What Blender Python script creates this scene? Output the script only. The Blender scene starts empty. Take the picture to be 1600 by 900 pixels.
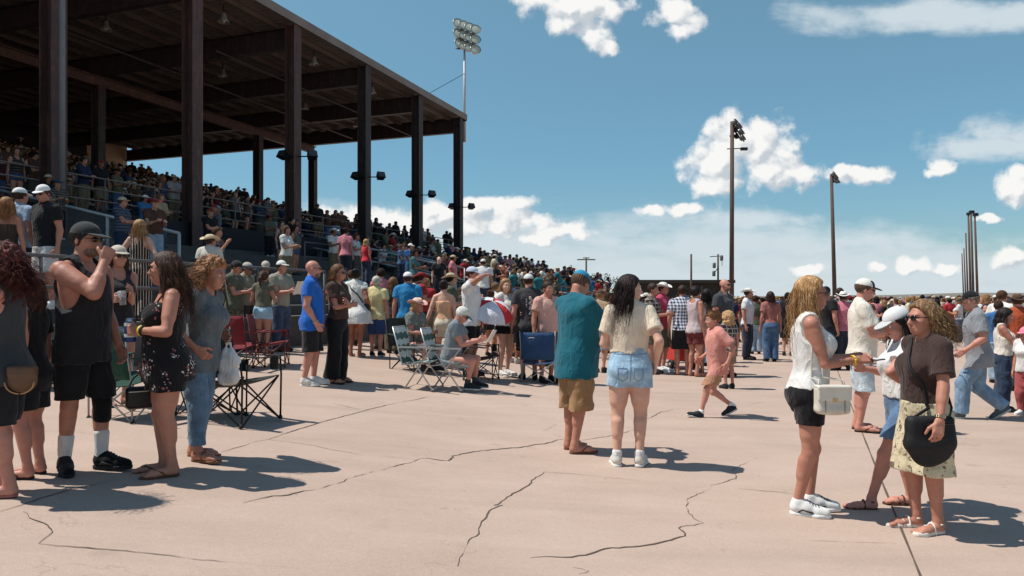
import bpy, math, random
import numpy as np
from mathutils import Vector, Matrix
random.seed(7)
RNG = np.random.default_rng(11)
SC = bpy.context.scene
COL = SC.collection
F32 = np.float32
FPX, CU, CV, CAMZ = 1155.0, 800.0, 465.0, 1.5      # focal length (px of the 1600 px frame), principal column, horizon row, eye height
rad = math.radians

# ------------------------------------------------------------------ objects
def link(o, parent=None):
    COL.objects.link(o)
    if parent: o.parent = parent
    return o
def tag(o, label=None, cat=None, group=None, kind=None):
    if label: o['label'] = label
    if cat: o['category'] = cat
    if group: o['group'] = group
    if kind: o['kind'] = kind
    return o
def empty(name, loc=(0, 0, 0), rz=0.0):
    o = bpy.data.objects.new(name, None); o.empty_display_size = .1
    o.location = loc; o.rotation_euler = (0, 0, rz)
    return link(o)
def mesh_obj(name, V, Q, mat, parent=None, smooth=True, T=None):
    me = bpy.data.meshes.new(name)
    V = np.asarray(V, F32).reshape(-1, 3)
    faces = []
    nq = 0 if Q is None else len(Q); nt = 0 if T is None else len(T)
    me.vertices.add(len(V)); me.vertices.foreach_set('co', V.ravel())
    li = []
    if nq: li.append(np.asarray(Q, np.int32).ravel())
    if nt: li.append(np.asarray(T, np.int32).ravel())
    li = np.concatenate(li) if li else np.zeros(0, np.int32)
    me.loops.add(len(li)); me.loops.foreach_set('vertex_index', li)
    me.polygons.add(nq + nt)
    starts = np.concatenate([np.arange(nq) * 4, nq * 4 + np.arange(nt) * 3]).astype(np.int32)
    tot = np.concatenate([np.full(nq, 4), np.full(nt, 3)]).astype(np.int32)
    me.polygons.foreach_set('loop_start', starts); me.polygons.foreach_set('loop_total', tot)
    me.polygons.foreach_set('use_smooth', np.full(nq + nt, smooth, bool))
    me.update(calc_edges=True); me.validate()
    if mat: me.materials.append(mat)
    return link(bpy.data.objects.new(name, me), parent)

class MB:
    """collects boxes, bars, tubes, sheets into ONE mesh"""
    def __init__(s): s.v = []; s.q = []; s.t = []; s.n = 0
    def add(s, V, Q=(), T=()):
        V = np.asarray(V, float).reshape(-1, 3)
        s.v.append(V); s.q += [[i + s.n for i in f] for f in Q]; s.t += [[i + s.n for i in f] for f in T]
        s.n += len(V); return s
    def box(s, c, half, M=None):
        c = np.asarray(c, float); P = np.array([[x, y, z] for z in (-1, 1) for y in (-1, 1) for x in (-1, 1)], float) * np.asarray(half, float)
        if M is not None: P = P @ np.asarray(M, float).T
        return s.add(P + c, [(0, 2, 3, 1), (4, 5, 7, 6), (0, 1, 5, 4), (2, 6, 7, 3), (0, 4, 6, 2), (1, 3, 7, 5)])
    def hexa(s, P): return s.add(P, [(0, 2, 3, 1), (4, 5, 7, 6), (0, 1, 5, 4), (2, 6, 7, 3), (0, 4, 6, 2), (1, 3, 7, 5)])
    def tube(s, pts, r, n=8, r2=None, cap=True):
        pts = [np.asarray(p, float) for p in pts]; m = len(pts)
        rs = [r if r2 is None else r + (r2 - r) * i / (m - 1) for i in range(m)] if not hasattr(r, '__len__') else r
        V = []; t0 = pts[1] - pts[0]
        ref = np.array([0, 0, 1.]) if abs(t0[2]) < .9 * np.linalg.norm(t0) else np.array([1., 0, 0])
        for i in range(m):
            t = pts[min(i + 1, m - 1)] - pts[max(i - 1, 0)]; t = t / (np.linalg.norm(t) + 1e-9)
            a = np.cross(t, ref); a /= (np.linalg.norm(a) + 1e-9); b = np.cross(t, a)
            for k in range(n):
                w = 2 * math.pi * k / n
                V.append(pts[i] + rs[i] * (math.cos(w) * a + math.sin(w) * b))
        Q = [(i * n + k, i * n + (k + 1) % n, (i + 1) * n + (k + 1) % n, (i + 1) * n + k) for i in range(m - 1) for k in range(n)]
        T = []
        if cap:
            V.append(pts[0]); V.append(pts[-1]); c0, c1 = len(V) - 2, len(V) - 1
            for k in range(n):
                T.append((c0, (k + 1) % n, k)); T.append((c1, (m - 1) * n + k, (m - 1) * n + (k + 1) % n))
        return s.add(V, Q, T)
    def lathe(s, prof, o=(0, 0, 0), M=None, n=20):
        V = []; m = len(prof)
        for (r, z) in prof:
            for k in range(n):
                w = 2 * math.pi * k / n; V.append((r * math.cos(w), r * math.sin(w), z))
        V = np.array(V)
        if M is not None: V = V @ np.asarray(M, float).T
        V = V + np.asarray(o, float)
        return s.add(V, [(i * n + k, i * n + (k + 1) % n, (i + 1) * n + (k + 1) % n, (i + 1) * n + k) for i in range(m - 1) for k in range(n)])
    def build(s, name, mat, parent=None, smooth=False):
        return mesh_obj(name, np.concatenate(s.v), s.q or None, mat, parent, smooth, s.t or None)

# ------------------------------------------------------------------ materials
def lin(c):
    return tuple(((x / 255) / 12.92 if x / 255 <= .04045 else ((x / 255 + .055) / 1.055) ** 2.4) for x in c[:3])
_mats = {}
def nodes(name):
    m = bpy.data.materials.new(name); m.use_nodes = True
    nt = m.node_tree; b = nt.nodes['Principled BSDF']
    return m, nt, b
def N(nt, typ, **kw):
    n = nt.nodes.new(typ)
    for k, v in kw.items():
        if k.startswith('i_'):
            key = k[2:]
            n.inputs[int(key) if key.isdigit() else key.replace('_', ' ')].default_value = v
        else: setattr(n, k, v)
    return n
def ramp(nt, stops, fac, interp='LINEAR'):
    r = nt.nodes.new('ShaderNodeValToRGB'); r.color_ramp.interpolation = interp
    e = r.color_ramp.elements
    while len(e) < len(stops): e.new(.5)
    for i, (p, c) in enumerate(stops):
        e[i].position = p; e[i].color = tuple(c[:3]) + (1,)
    nt.links.new(fac, r.inputs[0]); return r.outputs[0]
def mixc(nt, fac, a, b, typ='MIX'):
    m = nt.nodes.new('ShaderNodeMix'); m.data_type = 'RGBA'; m.blend_type = typ
    for s, v in ((m.inputs[0], fac), (m.inputs[6], a), (m.inputs[7], b)):
        if isinstance(v, (int, float)): s.default_value = v
        elif isinstance(v, tuple): s.default_value = tuple(v[:3]) + (1,)
        else: nt.links.new(v, s)
    return m.outputs[2]
def mth(nt, op, a, b=None, c=None, clamp=False):
    m = nt.nodes.new('ShaderNodeMath'); m.operation = op; m.use_clamp = clamp
    for s, v in zip(m.inputs, (a, b, c)):
        if v is None: continue
        if isinstance(v, (int, float)): s.default_value = v
        else: nt.links.new(v, s)
    return m.outputs[0]
def objco(nt, scale=(1, 1, 1), what='Object'):
    t = nt.nodes.new('ShaderNodeTexCoord'); mp = nt.nodes.new('ShaderNodeMapping')
    mp.inputs['Scale'].default_value = scale; nt.links.new(t.outputs[what], mp.inputs[0]); return mp.outputs[0]
def noise(nt, co, scale, detail=3, rough=.55, out=0):
    n = N(nt, 'ShaderNodeTexNoise'); n.inputs['Scale'].default_value = scale
    n.inputs['Detail'].default_value = detail; n.inputs['Roughness'].default_value = rough
    if co is not None: nt.links.new(co, n.inputs['Vector'])
    return n.outputs[out]
def bump(nt, b, h, strength=.3, dist=.01):
    bp = nt.nodes.new('ShaderNodeBump'); bp.inputs['Strength'].default_value = strength; bp.inputs['Distance'].default_value = dist
    nt.links.new(h, bp.inputs['Height']); nt.links.new(bp.outputs[0], b.inputs['Normal'])

def solid(name, c, rough=.6, metal=0., var=.12, scale=6., bs=.15, spec=.4):
    key = ('s', name)
    if key in _mats: return _mats[key]
    m, nt, b = nodes(name); c = lin(c); co = objco(nt)
    n = noise(nt, co, scale, 4)
    col = ramp(nt, [(.25, tuple(x * (1 - var) for x in c)), (.75, tuple(min(1, x * (1 + var)) for x in c))], n)
    nt.links.new(col, b.inputs['Base Color']); b.inputs['Roughness'].default_value = rough; b.inputs['Metallic'].default_value = metal
    b.inputs['Specular IOR Level'].default_value = spec
    if bs: bump(nt, b, noise(nt, co, scale * 8, 3), bs, .004)
    _mats[key] = m; return m

def cloth(c, pat=None, rough=.88):
    """woven cloth: fold bump, soft tone variation, optional pattern"""
    key = ('c', c, pat)
    if key in _mats: return _mats[key]
    m, nt, b = nodes('cloth'); co = objco(nt); base = lin(c)
    n = noise(nt, co, 5, 4)
    lo = tuple(x * .86 for x in base); hi = tuple(min(.9, x * 1.1) for x in base)
    col = ramp(nt, [(.3, lo), (.7, hi)], n)
    sep = N(nt, 'ShaderNodeSeparateXYZ'); nt.links.new(co, sep.inputs[0])
    x, y, z = sep.outputs
    if pat == 'stripes':
        ang = mth(nt, 'ADD', mth(nt, 'ADD', x, mth(nt, 'MULTIPLY', y, .6)), mth(nt, 'MULTIPLY', noise(nt, co, 4), .02))
        f = mth(nt, 'FRACT', mth(nt, 'MULTIPLY', ang, 21))
        s = mth(nt, 'GREATER_THAN', f, .72)
        col = mixc(nt, s, col, lin((205, 185, 165)))
    elif pat == 'floral':
        v = N(nt, 'ShaderNodeTexVoronoi'); v.inputs['Scale'].default_value = 52; nt.links.new(co, v.inputs['Vector'])
        w = noise(nt, co, 9, 2)
        d = mth(nt, 'LESS_THAN', v.outputs['Distance'], .36)
        g = mth(nt, 'MULTIPLY', d, mth(nt, 'GREATER_THAN', w, .56))
        pc = mixc(nt, mth(nt, 'GREATER_THAN', noise(nt, co, 23, 1), .52), lin((200, 196, 190)), lin((165, 95, 95)))
        col = mixc(nt, g, col, pc)
    elif pat == 'plaid':
        fx = mth(nt, 'GREATER_THAN', mth(nt, 'FRACT', mth(nt, 'MULTIPLY', mth(nt, 'ADD', x, mth(nt, 'MULTIPLY', y, .7)), 17)), .5)
        fz = mth(nt, 'GREATER_THAN', mth(nt, 'FRACT', mth(nt, 'MULTIPLY', z, 15)), .5)
        sm = mth(nt, 'MULTIPLY', mth(nt, 'ADD', fx, fz), .5)
        col = mixc(nt, sm, lin((215, 218, 225)), col)
    elif pat == 'darkplaid':
        fx = mth(nt, 'GREATER_THAN', mth(nt, 'FRACT', mth(nt, 'MULTIPLY', mth(nt, 'ADD', x, mth(nt, 'MULTIPLY', y, .7)), 13)), .78)
        fz = mth(nt, 'GREATER_THAN', mth(nt, 'FRACT', mth(nt, 'MULTIPLY', z, 12)), .78)
        col = mixc(nt, mth(nt, 'MAXIMUM', fx, fz), col, lin((170, 160, 150)))
    elif pat == 'blotch':
        w = noise(nt, co, 15, 3); w2 = noise(nt, co, 34, 2)
        g = mth(nt, 'GREATER_THAN', mth(nt, 'ADD', w, mth(nt, 'MULTIPLY', w2, .45)), .81)
        col = mixc(nt, g, col, lin((112, 98, 80)))
        g2 = mth(nt, 'LESS_THAN', mth(nt, 'ADD', w, mth(nt, 'MULTIPLY', w2, .4)), .57)
        col = mixc(nt, g2, col, lin((170, 150, 125)))
    elif pat == 'denim':
        w = noise(nt, co, 7, 3)
        col = mixc(nt, ramp(nt, [(.42, (0, 0, 0)), (.72, (1, 1, 1))], w), col, tuple(min(.85, q * 1.75) for q in base))
        tw = N(nt, 'ShaderNodeTexNoise'); tw.inputs['Scale'].default_value = 160; nt.links.new(co, tw.inputs['Vector'])
        col = mixc(nt, .3, col, ramp(nt, [(.35, tuple(q * .6 for q in base)), (.65, tuple(min(.9, q * 1.5) for q in base))], tw.outputs[0]))
    elif pat == 'camo':
        w = noise(nt, co, 14, 2)
        col = ramp(nt, [(.4, lin((74, 72, 58))), (.48, lin((120, 108, 84))), (.56, lin((60, 56, 48))), (.62, lin((150, 138, 112)))], w, 'CONSTANT')
    elif pat == 'heather':
        w = noise(nt, co, 130, 2)
        col = mixc(nt, .5, col, ramp(nt, [(.35, tuple(q * .72 for q in base)), (.65, tuple(min(.9, q * 1.25) for q in base))], w))
    nt.links.new(col, b.inputs['Base Color']); b.inputs['Roughness'].default_value = rough
    b.inputs['Specular IOR Level'].default_value = .22
    b.inputs['Sheen Weight'].default_value = .12
    wv = noise(nt, objco(nt, (1, 1, .55)), 13, 3, .5); fi = noise(nt, co, 260, 2)
    rn = N(nt, 'ShaderNodeTexNoise'); rn.inputs['Scale'].default_value = 5.5; rn.inputs['Detail'].default_value = 2; rn.inputs['Distortion'].default_value = 1.1; nt.links.new(objco(nt, (1.5, 1.5, .8)), rn.inputs['Vector'])
    ridge = mth(nt, 'POWER', mth(nt, 'SUBTRACT', 1, mth(nt, 'ABSOLUTE', mth(nt, 'MULTIPLY', mth(nt, 'SUBTRACT', rn.outputs[0], .5), 5))), 2., clamp=False)
    ridge = mth(nt, 'MAXIMUM', ridge, 0)
    h = mth(nt, 'ADD', mth(nt, 'ADD', mth(nt, 'MULTIPLY', wv, .8), mth(nt, 'MULTIPLY', ridge, 0. if pat == 'smooth' else .24)), mth(nt, 'MULTIPLY', fi, .05))
    bump(nt, b, h, .3 if pat == 'smooth' else .8, .024)
    _mats[key] = m; return m

def skin_mat(c):
    key = ('k', c)
    if key in _mats: return _mats[key]
    m, nt, b = nodes('skin'); co = objco(nt); base = lin(c)
    n = noise(nt, co, 11, 4)
    col = ramp(nt, [(.3, (base[0] * .86, base[1] * .76, base[2] * .74)), (.7, (base[0] * 1.08, base[1] * 1.08, base[2] * 1.06))], n)
    fr = noise(nt, co, 150, 2)
    col = mixc(nt, .25, col, ramp(nt, [(.35, tuple(q * .75 for q in base)), (.65, tuple(min(.9, q * 1.15) for q in base))], fr))
    nt.links.new(col, b.inputs['Base Color']); b.inputs['Roughness'].default_value = .52
    b.inputs['Specular IOR Level'].default_value = .38
    bump(nt, b, mth(nt, 'ADD', noise(nt, co, 36, 3), mth(nt, 'MULTIPLY', fr, .25)), .25, .006)
    _mats[key] = m; return m

def hair_mat(c, streak=None):
    key = ('h', c, streak)
    if key in _mats: return _mats[key]
    m, nt, b = nodes('hair'); base = lin(c); st = lin(streak) if streak else tuple(q * 1.9 for q in base)
    co = objco(nt, (1, 1, .10)); n = noise(nt, co, 75, 3, .6); n2 = noise(nt, co, 24, 2)
    col = ramp(nt, [(.36, tuple(q * .6 for q in base)), (.5, base), (.66, st)], mth(nt, 'ADD', mth(nt, 'MULTIPLY', n, .65), mth(nt, 'MULTIPLY', n2, .35)))
    nt.links.new(col, b.inputs['Base Color']); b.inputs['Roughness'].default_value = .55
    b.inputs['Specular IOR Level'].default_value = .22
    bump(nt, b, n, .8, .01)
    _mats[key] = m; return m

# crowd cloth takes its tone from the object's own colour
def crowd_mat(name, attr=False, rough=.85):
    key = ('cr', name, attr)
    if key in _mats: return _mats[key]
    m, nt, b = nodes(name)
    if attr:
        a = N(nt, 'ShaderNodeAttribute'); a.attribute_name = 'tone'; src = a.outputs['Color']
    else: src = N(nt, 'ShaderNodeObjectInfo').outputs['Color']
    if name == 'crowd shirt':      # some shirts are striped or checked
        sp = N(nt, 'ShaderNodeSeparateXYZ'); nt.links.new(objco(nt), sp.inputs[0]); rnd = N(nt, 'ShaderNodeObjectInfo').outputs['Random']
        fz = mth(nt, 'GREATER_THAN', mth(nt, 'FRACT', mth(nt, 'MULTIPLY', sp.outputs[2], 14)), .55); fx = mth(nt, 'GREATER_THAN', mth(nt, 'FRACT', mth(nt, 'MULTIPLY', mth(nt, 'ADD', sp.outputs[0], sp.outputs[1]), 12)), .6)
        g = mth(nt, 'ADD', mth(nt, 'MULTIPLY', fz, mth(nt, 'GREATER_THAN', rnd, .80)), mth(nt, 'MULTIPLY', fx, mth(nt, 'GREATER_THAN', rnd, .90)))
        blot = mth(nt, 'MULTIPLY', mth(nt, 'GREATER_THAN', noise(nt, objco(nt), 22, 2), .56), mth(nt, 'LESS_THAN', rnd, .14))
        src = mixc(nt, mth(nt, 'MULTIPLY', mth(nt, 'ADD', g, blot), .6, clamp=True), src, lin((120, 112, 108)))
    n = noise(nt, objco(nt), 9, 3)
    col = mixc(nt, 1., src, ramp(nt, [(.3, (.72, .72, .72)), (.7, (1.1, 1.1, 1.1))], n), 'MULTIPLY')
    nt.links.new(col, b.inputs['Base Color']); b.inputs['Roughness'].default_value = rough
    b.inputs['Specular IOR Level'].default_value = .2
    bump(nt, b, noise(nt, objco(nt), 12, 3), .5, .03)
    _mats[key] = m; return m

# ------------------------------------------------------------------ implicit-surface modeller (numpy surface nets)
class Grid:
    def __init__(s, lo, hi, h):
        s.lo = np.asarray(lo, float); s.h = h
        n = np.ceil((np.asarray(hi, float) - s.lo) / h).astype(int) + 1
        s.n = n
        ax = [(s.lo[i] + h * np.arange(n[i])).astype(F32) for i in range(3)]
        s.ax = ax
        s.X = ax[0][:, None, None]; s.Y = ax[1][None, :, None]; s.Z = ax[2][None, None, :]
    def new(s): return np.full(tuple(s.n), .25, F32)
    def sl(s, lo, hi):
        a = np.clip(np.floor((np.asarray(lo) - s.lo) / s.h).astype(int), 0, s.n); b = np.clip(np.ceil((np.asarray(hi) - s.lo) / s.h).astype(int) + 1, 0, s.n)
        return tuple(slice(int(a[i]), int(max(a[i], b[i]))) for i in range(3))
def smin(a, b, k):
    if k <= 0: return np.minimum(a, b)
    h = np.maximum(k - np.abs(a - b), 0) / k
    return np.minimum(a, b) - h * h * k * F32(.25)
def smax(a, b, k): return -smin(-a, -b, k)

def cone(a, b, ra, rb):
    a = np.asarray(a, float); b = np.asarray(b, float); m = max(ra, rb)
    ba = b - a; L2 = float(ba @ ba) + 1e-12
    def f(X, Y, Z):
        px, py, pz = X - F32(a[0]), Y - F32(a[1]), Z - F32(a[2])
        t = np.clip((px * F32(ba[0]) + py * F32(ba[1]) + pz * F32(ba[2])) / F32(L2), 0, 1)
        dx, dy, dz = px - t * F32(ba[0]), py - t * F32(ba[1]), pz - t * F32(ba[2])
        return np.sqrt(dx * dx + dy * dy + dz * dz) - (F32(ra) + t * F32(rb - ra))
    return (np.minimum(a, b) - m, np.maximum(a, b) + m, f)
def _loc(M, c, X, Y, Z):
    px, py, pz = X - F32(c[0]), Y - F32(c[1]), Z - F32(c[2])
    if M is None: return px, py, pz
    M = np.asarray(M, F32)              # columns are the local axes
    return tuple(px * M[0, i] + py * M[1, i] + pz * M[2, i] for i in range(3))
def ell(c, r, M=None):
    c = np.asarray(c, float); r = np.asarray(r, float); m = r.max()
    def f(X, Y, Z):
        x, y, z = _loc(M, c, X, Y, Z)
        x, y, z = x / F32(r[0]), y / F32(r[1]), z / F32(r[2])
        k0 = np.sqrt(x * x + y * y + z * z)
        x, y, z = x / F32(r[0]), y / F32(r[1]), z / F32(r[2])
        k1 = np.sqrt(x * x + y * y + z * z) + F32(1e-6)
        return k0 * (k0 - 1) / k1
    return (c - m, c + m, f)
def rbox(c, half, rr, M=None):
    c = np.asarray(c, float); half = np.asarray(half, float); m = float(np.linalg.norm(half))
    def f(X, Y, Z):
        x, y, z = _loc(M, c, X, Y, Z)
        qx, qy, qz = np.abs(x) - F32(half[0] - rr), np.abs(y) - F32(half[1] - rr), np.abs(z) - F32(half[2] - rr)
        o = np.sqrt(np.maximum(qx, 0) ** 2 + np.maximum(qy, 0) ** 2 + np.maximum(qz, 0) ** 2)
        return o + np.minimum(np.maximum(qx, np.maximum(qy, qz)), 0) - F32(rr)
    return (c - m, c + m, f)
def loft(o, M, zs, a, b, c):
    """stack of ellipses along the local z axis: half widths a, half depths b, centre offsets c (local y)"""
    o = np.asarray(o, float); zs, a, b, c = (np.asarray(q, float) for q in (zs, a, b, c))
    m = max(a.max(), b.max() + np.abs(c).max(), np.abs(zs).max()) + .02
    zz = np.linspace(zs[0], zs[-1], 96)
    def sm(v):
        w = np.interp(zz, zs, v)
        p = np.pad(w, 4, mode='edge')
        return np.convolve(p, np.ones(9) / 9, 'valid')
    A, B, C = sm(a), sm(b), sm(c)
    def f(X, Y, Z):
        x, y, z = _loc(M, o, X, Y, Z)
        zc = np.clip(z, zz[0], zz[-1])
        aa, bb, cc = (np.interp(zc, zz, q).astype(F32) for q in (A, B, C))
        u, v = x / aa, (y - cc) / bb
        k0 = np.sqrt(u * u + v * v); k1 = np.sqrt((u / aa) ** 2 + (v / bb) ** 2) + F32(1e-6)
        d = k0 * (k0 - 1) / k1
        d = np.maximum(d, -np.minimum(aa, bb))
        dz = np.abs(z - zc)
        return np.where(dz > 0, np.sqrt(np.maximum(d, 0) ** 2 + dz * dz) + np.minimum(d, 0) * 0, d).astype(F32)
    return (o - m, o + m, f)
def put(g, F, p, k=.0, sub=False):
    lo, hi, f = p; pad = k + 2.5 * g.h + .012
    s = g.sl(lo - pad, hi + pad)
    X, Y, Z = g.X[s[0]], g.Y[:, s[1]], g.Z[:, :, s[2]]
    if min(X.size, Y.size, Z.size) == 0: return F
    d = f(X, Y, Z).astype(F32)
    F[s] = smax(F[s], -d, k) if sub else smin(F[s], d, k)
    return F
_CE = [(0, 1), (2, 3), (4, 5), (6, 7), (0, 2), (1, 3), (4, 6), (5, 7), (0, 4), (1, 5), (2, 6), (3, 7)]
_CO = np.array([[i & 1, (i >> 1) & 1, (i >> 2) & 1] for i in range(8)])
def nets(g, F):
    F = F.copy(); F[0] = F[-1] = .1; F[:, 0] = F[:, -1] = .1; F[:, :, 0] = F[:, :, -1] = .1
    ins = F < 0
    nx, ny, nz = F.shape
    cnt = np.zeros((nx - 1, ny - 1, nz - 1), np.int8)
    for c in _CO: cnt += ins[c[0]:nx - 1 + c[0], c[1]:ny - 1 + c[1], c[2]:nz - 1 + c[2]]
    act = (cnt > 0) & (cnt < 8)
    I = np.argwhere(act)
    if len(I) == 0: return np.zeros((0, 3)), np.zeros((0, 4), int)
    idx = np.full(act.shape, -1, np.int32); idx[act] = np.arange(len(I))
    val = np.stack([F[I[:, 0] + c[0], I[:, 1] + c[1], I[:, 2] + c[2]] for c in _CO], 1)
    P = np.zeros((len(I), 3)); W = np.zeros(len(I))
    for a, b in _CE:
        va, vb = val[:, a], val[:, b]; m = (va < 0) != (vb < 0)
        t = va / np.where(m, va - vb, 1)
        P += np.where(m[:, None], _CO[a] + t[:, None] * (_CO[b] - _CO[a]), 0); W += m
    P = P / W[:, None] + I
    V = g.lo + P * g.h
    Q = []
    for ax in range(3):
        o1, o2 = [(1, 2), (2, 0), (0, 1)][ax]
        s0 = [slice(None)] * 3; s1 = [slice(None)] * 3
        s0[ax] = slice(0, -1); s1[ax] = slice(1, None)
        A, B = ins[tuple(s0)], ins[tuple(s1)]
        E = np.argwhere(A != B)
        E = E[(E[:, o1] > 0) & (E[:, o2] > 0) & (E[:, o1] < F.shape[o1] - 1) & (E[:, o2] < F.shape[o2] - 1)]
        if len(E) == 0: continue
        fl = A[E[:, 0], E[:, 1], E[:, 2]]
        def at(d1, d2):
            e = E.copy(); e[:, o1] -= d1; e[:, o2] -= d2; return idx[e[:, 0], e[:, 1], e[:, 2]]
        q = np.stack([at(1, 1), at(0, 1), at(0, 0), at(1, 0)], 1)
        q[~fl] = q[~fl][:, ::-1]
        Q.append(q)
    Q = np.concatenate(Q); Q = Q[(Q >= 0).all(1)]
    return V, Q
def sdf_obj(name, prims, h, mat, parent=None, lo=None, hi=None, post=None):
    """prims: list of (prim, k, subtract?)"""
    lo = np.min([p[0][0] for p in prims if not (len(p) > 2 and p[2])], 0) - 3 * h if lo is None else lo
    hi = np.max([p[0][1] for p in prims if not (len(p) > 2 and p[2])], 0) + 3 * h if hi is None else hi
    g = Grid(lo, hi, h); F = g.new()
    for p in prims: put(g, F, p[0], p[1], len(p) > 2 and p[2])
    if post is not None: F = post(g, F)
    V, Q = nets(g, F)
    return mesh_obj(name, V, Q, mat, parent)
def wob(g, seed, f, amp, zs=1.0):
    """smooth pseudo-random field for folds"""
    r = np.random.default_rng(seed); out = 0
    for i in range(5):
        d = r.normal(size=3); d[2] *= zs; d /= np.linalg.norm(d); ph = r.uniform(0, 6.28); ff = f * r.uniform(.7, 1.6)
        d2 = r.normal(size=3); d2 /= np.linalg.norm(d2)
        w = np.sin(g.X * F32(d2[0] * ff * .6) + g.Y * F32(d2[1] * ff * .6) + g.Z * F32(d2[2] * ff * .6 * zs) + F32(ph * 2))
        out = out + np.sin(g.X * F32(d[0] * ff) + g.Y * F32(d[1] * ff) + g.Z * F32(d[2] * ff) + F32(ph) + F32(1.3) * w)
    return out * F32(amp / 2.2)
# ------------------------------------------------------------------ people
def Rz(a): c, s = math.cos(a), math.sin(a); return np.array([[c, -s, 0], [s, c, 0], [0, 0, 1.]])
def Rx(a): c, s = math.cos(a), math.sin(a); return np.array([[1., 0, 0], [0, c, -s], [0, s, c]])
def Ry(a): c, s = math.cos(a), math.sin(a); return np.array([[c, 0, s], [0, 1., 0], [-s, 0, c]])
def nrm(v): v = np.asarray(v, float); return v / (np.linalg.norm(v) + 1e-9)
def ik(a, t, l1, l2, pole):
    a, t = np.asarray(a, float), np.asarray(t, float); v = t - a; d = np.linalg.norm(v)
    dm = min(d, (l1 + l2) * .998); v = v / (d + 1e-9); t = a + v * dm
    x = (l1 * l1 - l2 * l2 + dm * dm) / (2 * dm); hgt = math.sqrt(max(l1 * l1 - x * x, 0))
    p = np.asarray(pole, float); p = p - v * (p @ v); p = nrm(p)
    return a + v * x + p * hgt, t
TORSO = {'m': np.array([(-.075, .05, .045, .004), (-.04, .088, .064, .004), (0, .094, .070, .006), (.05, .088, .064, 0), (.10, .083, .061, -.004), (.16, .091, .068, -.006),
                        (.22, .103, .073, -.004), (.265, .104, .066, .002), (.295, .082, .050, .006), (.32, .043, .040, .006)]),
         'f': np.array([(-.075, .055, .05, .004), (-.04, .097, .070, .010), (0, .100, .072, .010), (.05, .087, .063, .002), (.10, .073, .054, -.004), (.16, .079, .060, -.004),
                        (.22, .087, .064, -.004), (.265, .089, .056, .002), (.295, .070, .045, .006), (.32, .036, .035, .006)])}
SKINS = {'fair': (214, 168, 146), 'tan': (184, 129, 108), 'ruddy': (198, 140, 122), 'deep': (150, 98, 74), 'pale': (224, 182, 162)}

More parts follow.
